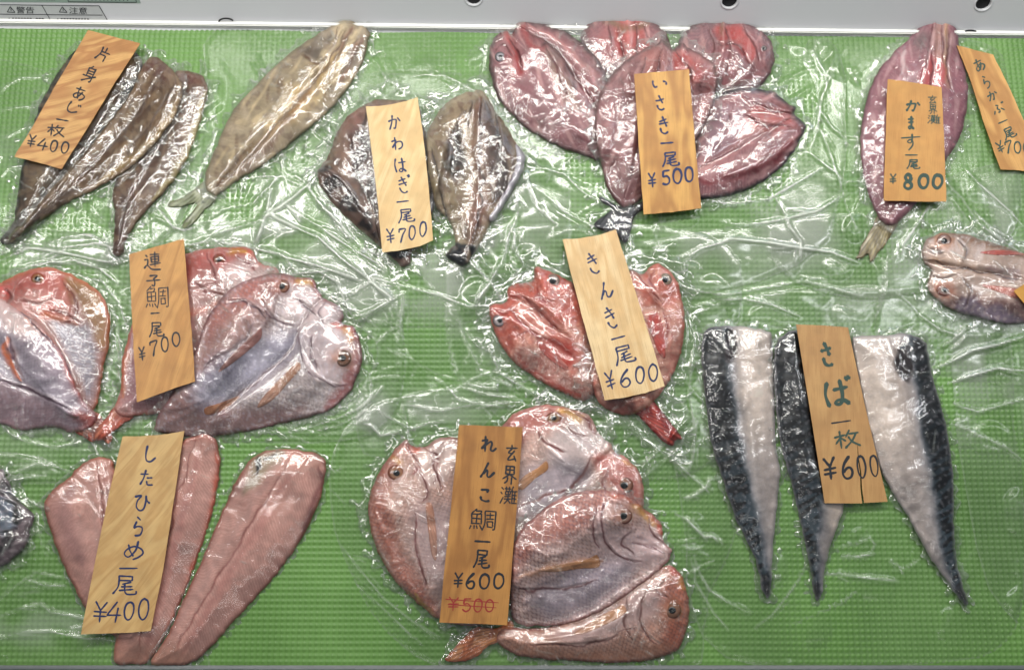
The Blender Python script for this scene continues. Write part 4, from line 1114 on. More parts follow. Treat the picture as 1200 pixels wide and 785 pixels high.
# --- the whole opened horse mackerel -----------------------------------------
A2 = ((415,35),(246,222))
r = fish('whole_fish', 'large opened horse mackerel with a forked tail, lying diagonally without a price slip', 'fish', None, (330, 130))
fin(r, 'tail', [(240,213),(228,222),(212,232),(200,236),(196,241),(204,243),(220,240),(231,238),(226,248),(218,256),(213,265),(216,268),(228,260),(240,246),(250,238),(254,228)], (124,132,104), [('S',4,.4,(150,156,124),.5),('E',2,(92,98,76),.4)], label='pale green forked tail', bare=True)
p = body(r, 'body', O['2'], 0.013, 17, (168,158,140), [('E',12,(150,140,126),.5),
    ('LT',[(400,62),(350,118),(315,150)],15,(206,182,132),.8),('LT',[(380,80),(345,130),(290,180),(256,214)],5,(150,112,74),.7),('LT',[(330,155),(290,190),(256,216)],8,(136,112,104),.7),
    ('R',A2,5,0.6,(182,172,156),.35),('P',[(352,62),(372,44),(390,40),(388,62),(362,72)],4,(102,92,84),.75),('L',[(400,30),(385,60),(360,95)],5,(216,204,180),.7),('L',[(418,36),(404,62),(390,95)],3,(218,206,180),.8),('L',[(424,44),(412,70),(398,100)],2.5,(150,108,94),.7),
    ('L',[(412,34),(396,58)],3,(150,112,96),.7),('B',(415,70,10,16,30),(120,106,96),.5),('N',12,.8,(120,104,96),.35),('E',3,(134,128,110),.5),('N',25,.8,(190,180,170),.3)],
    [([(404,34),(375,84),(320,148),(256,218)],6,-0.0028),([(424,44),(404,78),(380,110)],3,0.0012),([(400,30),(385,60),(360,95)],3,0.0012),([(352,62),(388,52)],6,-0.0015)], mat='flesh')
wrap(r, [p], A2, 8, dens=1.2)

# --- filefish -------------------------------------------------------------------
G3 = 'skinned and opened filefish'
for key, axv, lab, at in (('3a', ((455,120),(475,305)), 'skinned opened filefish half hidden behind its pale price slip', (440,200)), ('3b', ((558,110),(540,305)), 'skinned opened filefish lying uncovered at the right of the price slip', (560,200))):
    r = fish('whole_fish', lab, 'fish', G3, at)
    if key == '3a':
        ops = [('E',9,(150,140,124),.5),('P',[(372,200),(386,196),(404,214),(424,240),(440,262),(446,286),(420,264),(388,236),(376,218)],4,(44,30,30),.95),
               ('P',[(408,160),(430,150),(446,170),(446,250),(430,232),(414,204)],6,(50,34,34),.95),('B',(415,140,20,13,-50),(150,112,110),.6),('P',[(482,150),(508,165),(512,240),(490,280),(482,230)],5,(80,58,58),.8),
               ('P',[(452,284),(486,284),(482,314),(456,306)],3,(26,26,34),.95),('N',12,.6,(110,88,84),.4),('N',25,.6,(150,124,112),.4)]
        rid = [([(372,200),(404,214),(446,286)],6,0.0018),([(450,130),(452,220),(468,300)],10,0.0025),([(408,160),(430,232)],9,-0.002)]
        base = (140,118,106)
    else:
        ops = [('E',10,(178,172,152),.7),('P',[(540,150),(545,190),(540,210),(524,206),(520,180),(528,158)],5,(46,34,30),.9),('P',[(556,120),(574,122),(590,150),(604,176),(598,214),(586,234),(572,216),(566,180)],7,(84,62,56),.85),
               ('LT',[(562,114),(560,170),(562,220),(550,290)],10,(156,128,112),.8),('LT',[(562,114),(561,160),(562,230)],4,(110,80,74),.7),('LT',[(582,185),(590,205),(578,240)],8,(56,42,40),.6),('B',(520,225,14,26,0),(190,178,150),.6),('B',(560,250,14,24,10),(164,126,118),.6),
               ('P',[(531,284),(561,290),(545,315),(519,299)],2.5,(22,26,38),.97),('N',12,.7,(120,92,84),.4),('N',6,.9,(190,176,160),.3)]
        rid = [([(562,114),(560,170),(562,230),(548,300)],6,0.0030),([(535,150),(530,205)],10,-0.0035),([(585,170),(580,225)],9,-0.003),([(500,170),(512,240),(530,282)],6,0.0016)]
        base = (160,146,124)
    p = body(r, 'body', O[key], 0.013, 12, base, ops, rid, mat='flesh')
    q = [(508,163),(516,163),(523,174),(523,190),(518,215),(511,236),(504,250),(501,244),(506,225),(511,200),(512,180)] if key == '3a' else [(604,170),(614,180),(614,196),(606,214),(596,232),(586,248),(577,260),(574,254),(584,238),(594,220),(602,200),(606,186)]
    fin(r, 'skin_rim', q, (188,186,196), [('S',2,.6,(150,146,160),.5),('E',1.6,(140,136,150),.4)], T=0.004, label='pale leathery skin rim')
    if key == '3a': q = None
    wrap(r, [p], axv, 13, dens=1.4, cre=1.2)

# --- grunts ------------------------------------------------------------------------
G4 = 'opened grunts in the heap under one slip'
def opened(key, lab, at, axv, T, base, ops, rid, dens=1.0, extra=None, cat='fish', group=None, margin=10, W=16, mat='skin', cre=1.0):
    dens = dens * 1.25
    r = fish('whole_fish', lab, cat, group, at)
    p = body(r, 'body', O[key], T, W, base, ops, rid, mat=mat)
    if extra: extra(r)
    wrap(r, [p], axv, margin, dens=dens, cre=cre)
    return r
def guts(head, tail, s=1.0):
    return [('LT',[head, tail],9*s,(120,70,76),.5),('B',(head[0],head[1],20*s,16*s,0),(168,60,58),.6),('N',12,.9,(190,70,64),.35)]
opened('4b', 'opened grunt at the back of the heap, only its reddish head end showing', (735,60), ((735,18),(745,110)), 0.012, (160,116,120),
    [('R',((735,18),(745,110)),5,.6,(182,144,146),.4),('E',7,(92,80,80),.6),('P',[(704,36),(722,30),(726,56),(712,78),(700,70)],4,(186,128,128),.6),('P',[(722,26),(752,28),(760,60),(740,70),(722,60)],5,(190,92,86),.7),('L',[(735,20),(738,60),(745,100)],3,(216,150,146),.7),('L',[(712,24),(735,34),(760,28)],4,(136,118,84),.6),('N',6,.8,(206,160,156),.4)],
    [([(735,20),(738,60),(745,100)],4,0.002),([(712,30),(716,66)],4,0.002),([(724,34),(728,64)],3,-0.002)], group=G4, mat='flesh')
opened('4c', 'opened grunt behind the slip at the back right of the heap, vivid red gills', (850,60), ((850,20),(830,108)), 0.013, (150,116,122),
    [('R',((850,20),(830,108)),5,.7,(178,144,148),.45),('E',6,(96,84,88),.6),('P',[(838,30),(868,34),(888,56),(880,72),(860,56),(842,52)],4,(188,84,80),.75),('P',[(834,52),(856,56),(862,92),(846,102),(828,92)],6,(170,112,116),.6),('LT',[(892,52),(886,86),(850,104)],7,(176,128,130),.7),('N',6,.8,(212,170,168),.4),('L',[(848,20),(846,40)],3,(128,110,80),.5)],
    [([(848,24),(846,60),(838,100)],4,0.0022),([(888,56),(878,84),(850,104)],5,0.0018),([(860,40),(872,64)],4,-0.0025)], group=G4, mat='flesh',
    extra=lambda r: eye(r, 895, 57, 3.4, (126,116,116), (150,142,140), .55))
opened('4a', 'opened grunt lying at the upper left of the heap with its backbone groove showing', (640,100), ((590,45),(712,180)), 0.015, (162,122,126),
    [('R',((590,45),(712,180)),5,.8,(184,150,152),.4),('E',5,(92,78,78),.75),('LT',[(612,34),(648,54),(678,92),(708,130)],11,(150,86,88),.6),('LT',[(618,30),(652,46),(690,84),(712,120)],3,(226,176,174),.6),
     ('P',[(640,60),(652,66),(672,104),(680,130),(664,122),(648,92)],4,(156,138,124),.7),('L',[(636,58),(640,52),(660,70),(674,104)],3,(72,44,48),.7),('L',[(596,40),(602,60),(610,84)],6,(186,84,80),.7),('L',[(611,32),(622,52),(636,60)],4,(186,92,90),.6),
     ('B',(640,132,34,16,42),(178,150,152),.5),('N',6,.85,(204,168,166),.35),('B',(622,100,20,28,40),(150,112,118),.4)],
    [([(610,34),(650,58),(680,98),(706,140)],7,-0.0030),([(618,30),(656,48),(692,88)],4,0.0018),([(600,45),(610,84)],5,-0.0025),([(624,84),(650,126),(690,165)],9,0.0015)], group=G4, mat='flesh',
    extra=lambda r: eye(r, 586.5, 67, 6.0, (128,118,126), (168,164,168), .5))
opened('4e', 'opened grunt at the lower right of the heap with a dark blue skin edge', (870,170), ((925,135),(805,215)), 0.014, (162,122,128),
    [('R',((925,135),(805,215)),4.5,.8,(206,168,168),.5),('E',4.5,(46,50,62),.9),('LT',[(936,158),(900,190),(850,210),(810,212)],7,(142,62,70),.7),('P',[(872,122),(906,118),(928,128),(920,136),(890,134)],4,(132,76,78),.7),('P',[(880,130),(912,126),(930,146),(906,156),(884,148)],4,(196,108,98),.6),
     ('P',[(838,130),(866,124),(870,150),(846,180),(826,184),(826,158)],6,(158,138,148),.6),('L',[(900,140),(870,168),(826,196)],5,(206,166,160),.6),('N',6,.8,(214,178,176),.4)],
    [([(926,140),(880,166),(820,198)],6,-0.0024),([(936,158),(900,188),(850,206)],6,0.0018),([(870,112),(896,118),(926,132)],4,0.0018),([(878,132),(918,138)],4,-0.002)], group=G4, mat='flesh')
r = fish('whole_fish', 'opened grunt on top of the heap, under the slip, its dark tail sticking out below', 'fish', G4, (740,150))
fin(r, 'tail', [(714,236),(730,242),(745,240),(757,235),(753,246),(743,254),(740,268),(734,284),(722,277),(697,266),(700,258),(712,250),(716,243),(702,235),(704,230)], (44,44,50), [('S',4,.3,(84,86,94),.5),('E',2,(24,24,28),.6)], T=0.002, label='dark fan shaped tail', apex=(738,222))
p = body(r, 'body', O['4d'], 0.017, 18, (164,124,124), [('R',((775,55),(730,240)),5,.8,(186,152,150),.4),('E',4,(100,84,84),.6),('LT',[(775,60),(760,130),(742,200),(732,238)],7,(128,84,86),.6),('P',[(790,62),(812,66),(822,90),(806,104),(792,88)],4,(190,96,90),.7),('P',[(752,62),(776,56),(778,90),(756,86)],5,(184,132,124),.6),
    ('L',[(816,66),(832,92),(820,140)],6,(178,122,120),.7),('LT',[(735,80),(714,120),(712,180)],12,(172,138,140),.5),('N',6,.85,(206,172,168),.4),('B',(728,225,12,26,10),(124,88,90),.6)],
    [([(775,60),(760,130),(742,200)],7,-0.003),([(780,54),(800,70),(822,96)],4,0.002),([(735,85),(716,130),(716,190)],9,0.0015)], mat='flesh')
wrap(r, [p], ((775,55),(730,240)), 8, dens=1.4)

# --- barracuda --------------------------------------------------------------------------
r = fish('whole_fish', 'long pink opened barracuda under the slip marked 800, tail pointing down', 'fish', None, (1070,150))
fin(r, 'tail', [(1030,250),(1024,264),(1014,280),(1006,296),(1004,303),(1010,302),(1018,296),(1020,307),(1028,298),(1040,282),(1048,270),(1052,258)], (126,116,84), [('S',3,.3,(158,148,112),.6),('E',2,(96,84,62),.5)], label='olive brown forked tail', bare=True)
p = body(r, 'body', O['5'], 0.014, 16, (160,112,122), [('R',((1095,25),(1040,256)),4,.7,(184,146,152),.45),('E',6,(128,90,106),.55),('P',[(1086,70),(1104,56),(1110,92),(1096,104),(1078,98)],5,(206,110,110),.7),('P',[(1096,24),(1112,28),(1114,60),(1100,70),(1092,50)],4,(198,164,156),.8),
    ('L',[(1112,26),(1108,60),(1112,100)],3,(196,168,130),.6),('L',[(1118,96),(1104,180),(1060,240)],8,(168,128,140),.5),('B',(1080,48,8,14,30),(110,98,98),.6),('LT',[(1062,60),(1054,90)],3,(228,214,214),.7),('N',6,.8,(204,166,170),.35),('B',(1046,240,20,12,-50),(122,84,84),.6)],
    [([(1100,40),(1090,110),(1046,250)],6,-0.0025),([(1108,26),(1108,70)],3,0.0016),([(1096,24),(1092,60)],3,0.0014)], mat='flesh')
wrap(r, [p], ((1095,25),(1040,256)), 8, dens=1.6, cre=0.9)

# --- the small fish at the right edge --------------------------------------------------------
def f6(r):
    eye(r, 1106.5, 282.5, 8.2, (178,112,92), (170,140,128), .55)
    eye(r, 1107, 340, 9.0, (190,104,90), (150,120,112), .5, squash=.72, ang=8)
    fin(r, 'fin', [(1148,296),(1166,293),(1188,294),(1202,298),(1190,299),(1166,299)], (190,76,66), T=0.0012, label='thin red breast fin')
    fin(r, 'fin', [(1150,334),(1176,336),(1198,340),(1192,350),(1172,343)], (198,104,84), T=0.0012, label='thin red breast fin')
opened('6', 'small opened fish with two orange ringed eyes cut off by the right edge', (1130,320), ((1085,310),(1230,335)), 0.014, (186,172,164),
    [('LT',[(1088,278),(1130,278),(1200,300)],7,(138,112,94),.8),('E',4,(116,98,92),.5),('P',[(1110,350),(1130,345),(1170,352),(1210,350),(1200,380),(1140,372),(1112,362)],6,(128,104,104),.8),('P',[(1128,348),(1160,358),(1200,372),(1196,380),(1140,374),(1118,362)],4,(122,122,146),.5),
     ('B',(1120,310,20,10,10),(212,196,184),.6),('L',[(1092,306),(1130,314),(1200,326)],3,(206,176,150),.7),('P',[(1156,312),(1196,318),(1196,328),(1164,322)],3,(140,122,126),.6),('LT',[(1092,290),(1104,296)],4,(50,46,46),.8),('B',(1107,340,13,9,8),(206,150,130),.7),('B',(1106,283,12,10,8),(200,150,120),.6),('N',6,.7,(214,206,200),.4)],
    [([(1084,306),(1130,314),(1200,326)],4,-0.003),([(1122,282),(1130,294),(1124,310)],3,0.0016),([(1124,330),(1134,342),(1130,358)],3,0.0016),([(1086,290),(1100,296)],3,-0.002)], group=None, extra=f6, margin=13, dens=1.3, cre=1.3)

# --- sea bream (left) ---------------------------------------------------------------------------
BP = (176,112,106)
r = fish('whole_fish', 'opened red sea bream cut off by the left edge, one eye showing', 'fish', 'opened red sea bream under the upper left slip', (60,400))
fin(r, 'tail', [(84,482),(100,486),(112,482),(124,496),(132,512),(128,520),(118,514),(108,518),(98,512),(88,506)], (176,96,84), [('S',2,.3,(206,140,120),.6)], T=0.0025)
pa = body(r, 'upper_half', O['7a'], 0.014, 18, (168,136,132), [('P',[(0,335),(18,324),(40,316),(80,322),(84,350),(60,372),(20,368),(0,360)],9,(176,100,94),.8),('P',[(78,322),(112,340),(128,370),(124,410),(112,400),(98,366),(84,350)],6,(150,116,74),.75),('L',[(66,330),(80,352),(84,374)],3,(196,128,118),.5),
    ('P',[(60,372),(100,380),(114,420),(108,470),(90,440),(70,400)],8,(160,160,174),.8),('C',((0,400),(120,330)),5.5,(128,92,84),.3),('E',3.5,(184,108,78),.7),('LT',[(2,336),(10,346)],5,(206,96,96),.6),('L',[(50,366),(88,378)],4,(186,116,84),.6),('B',(40,352,26,12,-10),(188,150,146),.6),('N',6,.8,(200,176,172),.3)],
    [([(74,328),(86,352),(80,376)],3,0.0014),([(52,366),(94,380)],3,0.0014),([(8,340),(4,360)],4,-0.002)])
eye(r, 44, 327, 7.6, (202,86,54), (150,104,70), .56, ang=10)
pb = body(r, 'lower_half', O['7b'], 0.016, 20, (170,160,172), [('E',5,(170,112,110),.7),('P',[(-60,380),(-10,372),(40,420),(84,470),(80,502),(20,500),(-60,470)],16,(164,162,178),.55),('P',[(-40,440),(20,452),(70,480),(80,506),(20,504),(-40,490)],10,(152,126,132),.55),('C',((0,400),(110,490)),5.0,(124,110,124),.3),
    ('LT',[(6,396),(14,424),(24,446)],5,(204,124,90),.8),('LT',[(68,400),(84,430),(92,462)],5,(176,92,78),.8),('P',[(0,350),(24,366),(48,384),(30,396),(0,384)],8,(204,186,184),.6),('B',(98,492,16,10,40),(170,96,92),.8),('LT',[(30,374),(52,392),(64,404)],3.5,(212,150,130),.6),('N',6,.9,(206,206,220),.35)],
    [([(6,396),(14,424),(24,446)],3.5,0.0018),([(66,400),(84,430),(92,462)],4,0.0012),([(24,364),(50,388),(66,408)],3,0.0014)])
wrap(r, [pa, pb], ((0,370),(110,495)), 7, dens=0.55, cre=1.0)

# --- sea bream (right of the slip) ----------------------------------------------------------------
G7 = 'opened red sea bream under the upper left slip'
r = fish('whole_fish', 'red sea bream at the back beneath the slip, its pink tail at lower left', 'fish', G7, (220,380))
fin(r, 'tail', [(144,472),(134,476),(124,490),(114,502),(110,514),(118,516),(128,508),(142,498),(158,486),(152,476)], (190,104,86), [('S',4,.3,(216,150,124),.6),('E',2,(150,80,70),.4)], T=0.002, label='pink tail fin')
p = body(r, 'body', O['7c'], 0.015, 18, (176,140,138), [('P',[(216,298),(262,290),(296,292),(284,312),(240,318),(214,340)],9,(174,104,100),.8),('L',[(270,293),(294,296)],4,(202,150,66),.8),('LT',[(290,292),(298,300)],4,(190,84,66),.8),('P',[(270,306),(310,312),(320,330),(280,345),(260,330)],8,(200,182,184),.8),
    ('P',[(150,390),(180,380),(220,400),(230,460),(170,480),(146,470)],12,(150,120,134),.5),('LT',[(150,392),(144,430),(144,462)],5,(190,130,96),.7),('C',((140,480),(290,300)),5.0,(140,90,86),.3),('L',[(222,368),(262,354)],4,(196,120,100),.6),('E',3,(180,96,80),.5),('N',6,.8,(206,190,190),.35)],
    [([(262,296),(254,330),(268,348)],3,0.0014),([(224,340),(270,330)],3,-0.0014)])
eye(r, 256.7, 304.5, 7.2, (190,80,64), (140,92,70), .52, ang=-12)
wrap(r, [p], ((140,480),(290,300)), 6, dens=0.7)
def f7(r):
    eye(r, 330.5, 335.5, 8.2, (180,112,92), (150,106,84), .55, ang=-8)
    eye(r, 401.5, 419.5, 9.4, (150,110,92), (128,92,74), .52, squash=.95)
    fin(r, 'fin', [(306,384),(300,390),(282,406),(264,424),(256,436),(272,426),(292,410),(306,396)], (178,128,124), T=0.0012, label='thin pinkish breast fin')
    fin(r, 'fin', [(350,424),(342,430),(322,450),(306,468),(302,478),(320,468),(338,448),(352,432)], (194,142,108), T=0.0014, label='orange breast fin')
    fin(r, 'fin', [(240,478),(258,472),(280,464),(274,472),(258,482),(242,486)], (176,116,72), T=0.0012, label='brown belly fin')
opened('7d', 'large opened red sea bream with two eyes facing right, on top by the slip', (320,420), ((190,500),(400,370)), 0.018, (188,180,182),
    [('P',[(257,352),(293,327),(330,320),(352,326),(340,340),(300,356),(262,380),(240,400)],9,(176,108,98),.65),('C',((190,500),(400,370)),5.6,(120,100,108),.38),('P',[(228,412),(256,366),(300,344),(322,360),(290,400),(240,450),(205,480)],16,(168,124,118),.5),
     ('P',[(330,346),(362,332),(378,350),(396,362),(396,376),(360,378),(332,366)],7,(204,192,196),.8),('L',[(346,326),(368,332)],4.5,(204,160,84),.75),('LT',[(366,326),(374,342),(388,354)],4,(178,78,60),.85),
     ('LT',[(388,380),(408,384),(418,398)],6,(190,84,60),.85),('L',[(404,384),(410,398)],4,(200,150,72),.7),('P',[(356,384),(392,384),(408,400),(400,440),(372,444),(354,420)],10,(196,184,190),.7),
     ('P',[(414,392),(424,410),(422,440),(404,466),(376,484),(400,446),(410,420)],6,(150,90,90),.65),('P',[(184,500),(210,460),(240,470),(300,480),(360,474),(330,496),(230,512)],10,(146,116,116),.65),
     ('P',[(228,440),(300,400),(350,390),(340,420),(300,450),(240,480)],14,(158,162,186),.55),('E',4,(120,80,82),.65),('B',(401,420,15,14,0),(184,140,120),.6),('B',(330,336,14,12,0),(196,150,140),.5),('N',6,1.0,(214,216,230),.5),('N',3,1.3,(190,200,240),.35)],
    [([(374,352),(350,384),(340,410),(300,446),(250,486)],7,-0.0035),([(318,356),(322,372),(330,382)],3,0.0016),([(262,350),(288,350),(316,372)],3,0.0016),([(352,384),(352,410),(366,440),(392,452)],3,0.0018),([(350,352),(370,366)],3,-0.0018),([(370,336),(394,362)],3,0.0016),([(306,384),(282,406),(260,432)],3,0.0012)],
    group=G7, extra=f7, dens=0.45, margin=9, W=22)

# --- rockfish -------------------------------------------------------------------------------------
RD = (176,74,64)
def f8(r):
    eye(r, 647.5, 329, 7.8, (176,150,130), (150,120,110), .62, ang=15)
    eye(r, 585.5, 375.5, 7.6, (150,128,132), (160,148,150), .5)
    fin(r, 'fin', [(629,400),(640,404),(652,416),(666,430),(664,434),(650,426),(636,414)], (176,54,44), T=0.0016, label='deep red breast fin')
opened('8a', 'opened red rockfish at the left of its slip with two eyes', (640,390), ((590,340),(700,460)), 0.016, (204,156,144),
    [('P',[(576,360),(596,340),(626,330),(640,318),(672,338),(684,372),(660,380),(620,384),(596,410),(580,392)],9,(186,92,78),.7),('P',[(606,352),(624,352),(644,376),(652,396),(630,388),(610,372)],5,(216,158,148),.8),('P',[(632,404),(648,394),(676,402),(672,430),(650,424)],6,(168,54,46),.75),
     ('P',[(604,410),(630,408),(670,440),(684,466),(640,448),(606,424)],6,(206,168,162),.75),('L',[(610,426),(660,456),(684,466)],3,(170,60,48),.6),('N',12,.5,(170,84,74),.35),('N',6,.7,(222,166,154),.4),('L',[(626,316),(640,322),(662,330)],4,(150,58,44),.6),('R',((590,340),(700,460)),6,.5,(176,96,84),.3),('E',2.5,(150,66,58),.5),('N',6,.7,(140,50,44),.8),('N',3,.9,(228,184,174),.5)],
    [([(596,348),(620,358),(646,384),(664,392)],5,-0.003),([(606,340),(640,360),(660,380)],4,0.002),([(594,366),(612,384),(634,396)],4,0.002),([(628,316),(640,342)],4,0.002),([(640,398),(672,420)],5,-0.002)],
    group='opened red rockfish', extra=f8, dens=1.5, margin=19, cre=1.3)
r = fish('whole_fish', 'opened red rockfish behind the right edge of its slip with its tail sticking out below', 'fish', 'opened red rockfish', (770,400))
fin(r, 'tail', [(730,470),(756,460),(768,472),(784,492),(799,514),(792,516),(788,522),(780,519),(768,508),(748,488)], (146,44,40), [('S',2,.2,(186,92,80),.5),('E',2,(110,28,26),.5)], T=0.004, label='dark red tail')
p = body(r, 'body', O['8b'], 0.014, 14, (206,164,152), [('P',[(740,316),(772,309),(792,326),(798,352),(776,362),(750,348)],7,(184,100,86),.7),('L',[(744,322),(764,340),(776,360)],4,(216,176,168),.7),('L',[(756,316),(776,322)],3,(216,176,160),.6),('P',[(780,360),(800,370),(798,410),(786,440),(778,410)],6,(196,148,138),.7),
    ('N',12,.6,(172,92,82),.35),('E',3,(160,72,62),.5),('N',6,.7,(146,60,52),.7),('N',3,.9,(230,190,180),.5),('N',6,.8,(224,176,166),.4),('P',[(708,450),(740,462),(740,486),(710,478)],5,(120,70,66),.7)],
    [([(744,322),(764,340),(778,362)],4,0.002),([(752,318),(770,316)],3,-0.0016)])
fin(r, 'fin', [(758,374),(770,366),(778,384),(780,410),(779,420),(772,414),(764,394)], (170,40,32), [('S',3,.3,(196,70,58),.5)], T=0.0016, label='deep red breast fin')
eye(r, 779.5, 327.5, 7.2, (190,170,150), (150,130,110), .66, ang=20)
wrap(r, [p], ((770,320),(740,480)), 19, dens=1.5, cre=1.3)

# --- mackerel ---------------------------------------------------------------------------------------
G9 = 'mackerel fillets under the slip at right'
def mack(key, lab, at, dark, bright, axv, notch=None, dens=0.7, tail=None):
    r = fish('fish_fillet', lab, 'fish', G9, at)
    k = int(round((math.atan2(axv[1][1]-axv[0][1], axv[1][0]-axv[0][0]) + math.pi/2 - 0.5) / (math.pi/6))) % 6
    ops = [('B',bright,(226,214,204),.6),('P',dark,20,(132,142,154),.8),('P',dark,9,(92,104,118),.7),('P',dark,5,(66,80,90),.85),('M',dark,k,(10,14,20),.95)]
    if tail: ops.append(('B',tail,(36,34,38),.9))
    if notch: ops.append(('P',notch,3,(44,34,36),.95))
    rid = [([tuple(axv[0]), ((axv[0][0]+axv[1][0])/2+4,(axv[0][1]+axv[1][1])/2), tuple(axv[1])],6,0.0012)]
    if notch: rid.append(([notch[0], notch[len(notch)//2]],5,-0.003))
    p = body(r, 'body', O[key], 0.013, 15, (176,168,166), [o for o in ops] + [('E',2,(150,150,156),.5),('N',6,1.0,(196,196,206),.25)], rid)
    wrap(r, [p], axv, 5, dens=dens, cre=0.7)
_om = op_mask
def op_mask(op, x, y, d, wx, wy):
    if op[0] == 'M':      # wavy dark bars on the back of a mackerel
        dd, _, _, ins, _ = seg_near(wx, wy, spline(op[1], seg=4)); s = sstep(-5, 6, np.where(ins, dd, -dd))
        b = samp(AN[op[2]], x * 1.15 + 9, y * 1.15) + 0.25 * samp(NZ[12], x, y)
        top = sstep(620, 480, y)
        return s * np.clip(sstep(-0.1, 0.3, b + 0.5 * top) + 0.12 + 0.75 * top, 0, 1)
    return _om(op, x, y, d, wx, wy)
mack('9a', 'leftmost mackerel fillet, dark striped back along its left side', (865,500), [(820,380),(848,380),(852,420),(858,460),(868,520),(884,590),(896,650),(905,700),(890,700),(862,612),(838,560),(818,460)], (886,440,20,90,0), ((862,386),(900,696)), [(852,386),(862,392),(862,418),(853,425),(848,410)], tail=(899,690,8,16,0))
mack('9b', 'middle mackerel fillet, mostly black, tucked under the slip', (940,500), [(905,395),(935,384),(955,396),(972,500),(968,560),(962,600),(958,660),(960,706),(948,700),(934,620),(915,540),(902,440)], (980,600,10,40,0), ((930,390),(957,700)), dens=1.0, tail=(957,695,6,14,0))
mack('9c', 'rightmost mackerel fillet with a broad silver belly and dark right edge', (1060,500), [(1068,390),(1090,394),(1100,440),(1114,490),(1126,560),(1124,640),(1140,710),(1122,700),(1104,640),(1094,570),(1080,500),(1076,450),(1068,420)], (1030,470,30,80,-15), ((1040,395),(1130,704)), [(1050,410),(1060,402),(1068,408),(1070,440),(1066,449),(1055,440),(1048,425)], tail=(1128,696,8,14,-30))

# --- sole fillets -------------------------------------------------------------------------------------
G10 = 'sole fillets under the lower left slip'
def sole(key, lab, at, axv, rim, ops=(), dens=0.22):
    r = fish('fish_fillet', lab, 'fish', G10, at)
    (x0,y0),(x1,y1) = axv
    mid = [(x0,y0),((x0+x1)/2,(y0+y1)/2),(x1,y1)]
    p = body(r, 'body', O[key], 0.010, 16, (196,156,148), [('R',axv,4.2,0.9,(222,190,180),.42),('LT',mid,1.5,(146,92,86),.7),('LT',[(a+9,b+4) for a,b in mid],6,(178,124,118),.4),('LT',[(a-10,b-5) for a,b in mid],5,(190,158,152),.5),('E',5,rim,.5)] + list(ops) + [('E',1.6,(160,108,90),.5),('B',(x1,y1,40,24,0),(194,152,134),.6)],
        [(mid,3,-0.0010),([(a+14,b+5) for a,b in mid],5,0.0006)], mat='flesh', smooth_r=15, rough=0.00004)
    wrap(r, [p], axv, 4, dens=dens, amp=0.24, cre=0.9)
sole('10a', 'short sole fillet sticking out at the left of its slip', (85,630), ((112,540),(140,740)), (158,98,76), [('LT',[(132,540),(140,580)],4,(190,104,66),.7),('LT',[(84,570),(74,600),(96,660)],14,(172,138,140),.4)])
sole('10b', 'middle sole fillet coming out from behind the slip with an orange edge', (230,600), ((228,512),(158,775)), (176,96,76), [('LT',[(255,530),(250,600),(222,680)],4,(180,88,60),.6)])
sole('10c', 'rightmost sole fillet, uncovered, with black specks on its upper corner', (310,620), ((345,530),(195,776)), (150,98,86), [('P',[(296,540),(310,528),(332,530),(320,548),(300,570),(284,580)],5,(160,148,128),.8),('P',[(300,540),(306,534),(306,548),(300,556)],1.5,(36,36,38),.85),('P',[(311,534),(320,533),(322,536),(314,540),(310,539)],1.2,(28,28,32),.95),('LT',[(376,546),(372,580),(350,630)],4,(120,70,70),.6),('B',(360,540,22,12,10),(206,160,146),.6)])

# --- renko bream ----------------------------------------------------------------------------------------
G11 = 'red sea bream in the heap at the bottom'
def f11a(r):
    eye(r, 464.7, 554.0, 9.6, (184,104,78), (168,120,92), .52, ang=20)
    fin(r, 'fin', [(499,590),(506,590),(510,610),(512,634),(511,656),(506,650),(503,630),(500,606)], (188,136,110), T=0.0012, label='pale orange breast fin')
opened('11a', 'opened red sea bream left of the dark slip, facing up left', (490,620), ((480,530),(575,725)), 0.018, (192,164,156),
    [('P',[(474,516),(458,534),(440,560),(434,600),(446,640),(470,684),(500,716),(520,726),(500,690),(470,640),(456,590),(462,550)],9,(172,108,92),.65),('C',((480,530),(575,725)),5.6,(118,84,82),.4),('LT',[(474,517),(486,526),(498,524)],6,(184,92,62),.8),('L',[(460,534),(468,542)],4,(196,150,82),.6),
     ('P',[(496,526),(520,516),(534,530),(520,560),(504,570),(490,556)],7,(204,188,186),.75),('P',[(480,600),(520,590),(560,620),(560,700),(520,700),(490,660)],16,(164,152,160),.5),('LT',[(492,544),(482,556)],3,(150,90,88),.6),('LT',[(486,696),(500,712),(516,724)],3,(188,160,90),.6),('E',3,(140,86,80),.6),('N',6,.9,(208,194,194),.4),('N',3,1.1,(160,180,215),.25)],
    [([(484,548),(500,566),(498,586)],3,0.0016),([(500,526),(512,548),(520,580)],3,0.0018),([(520,520),(512,540),(496,556)],4,-0.002),([(440,600),(470,672),(510,716)],6,0.0012)], group=G11, extra=f11a, dens=0.6, W=22)
def f11b(r):
    eye(r, 649, 490, 9.0, (186,92,70), (160,116,80), .48, squash=.8, ang=-12)
    eye(r, 731.5, 568.5, 9.8, (176,108,88), (158,116,96), .55)
    fin(r, 'fin', [(640,540),(630,548),(616,556),(606,568),(612,574),(628,560),(642,550)], (196,140,80), T=0.0012, label='orange breast fin')
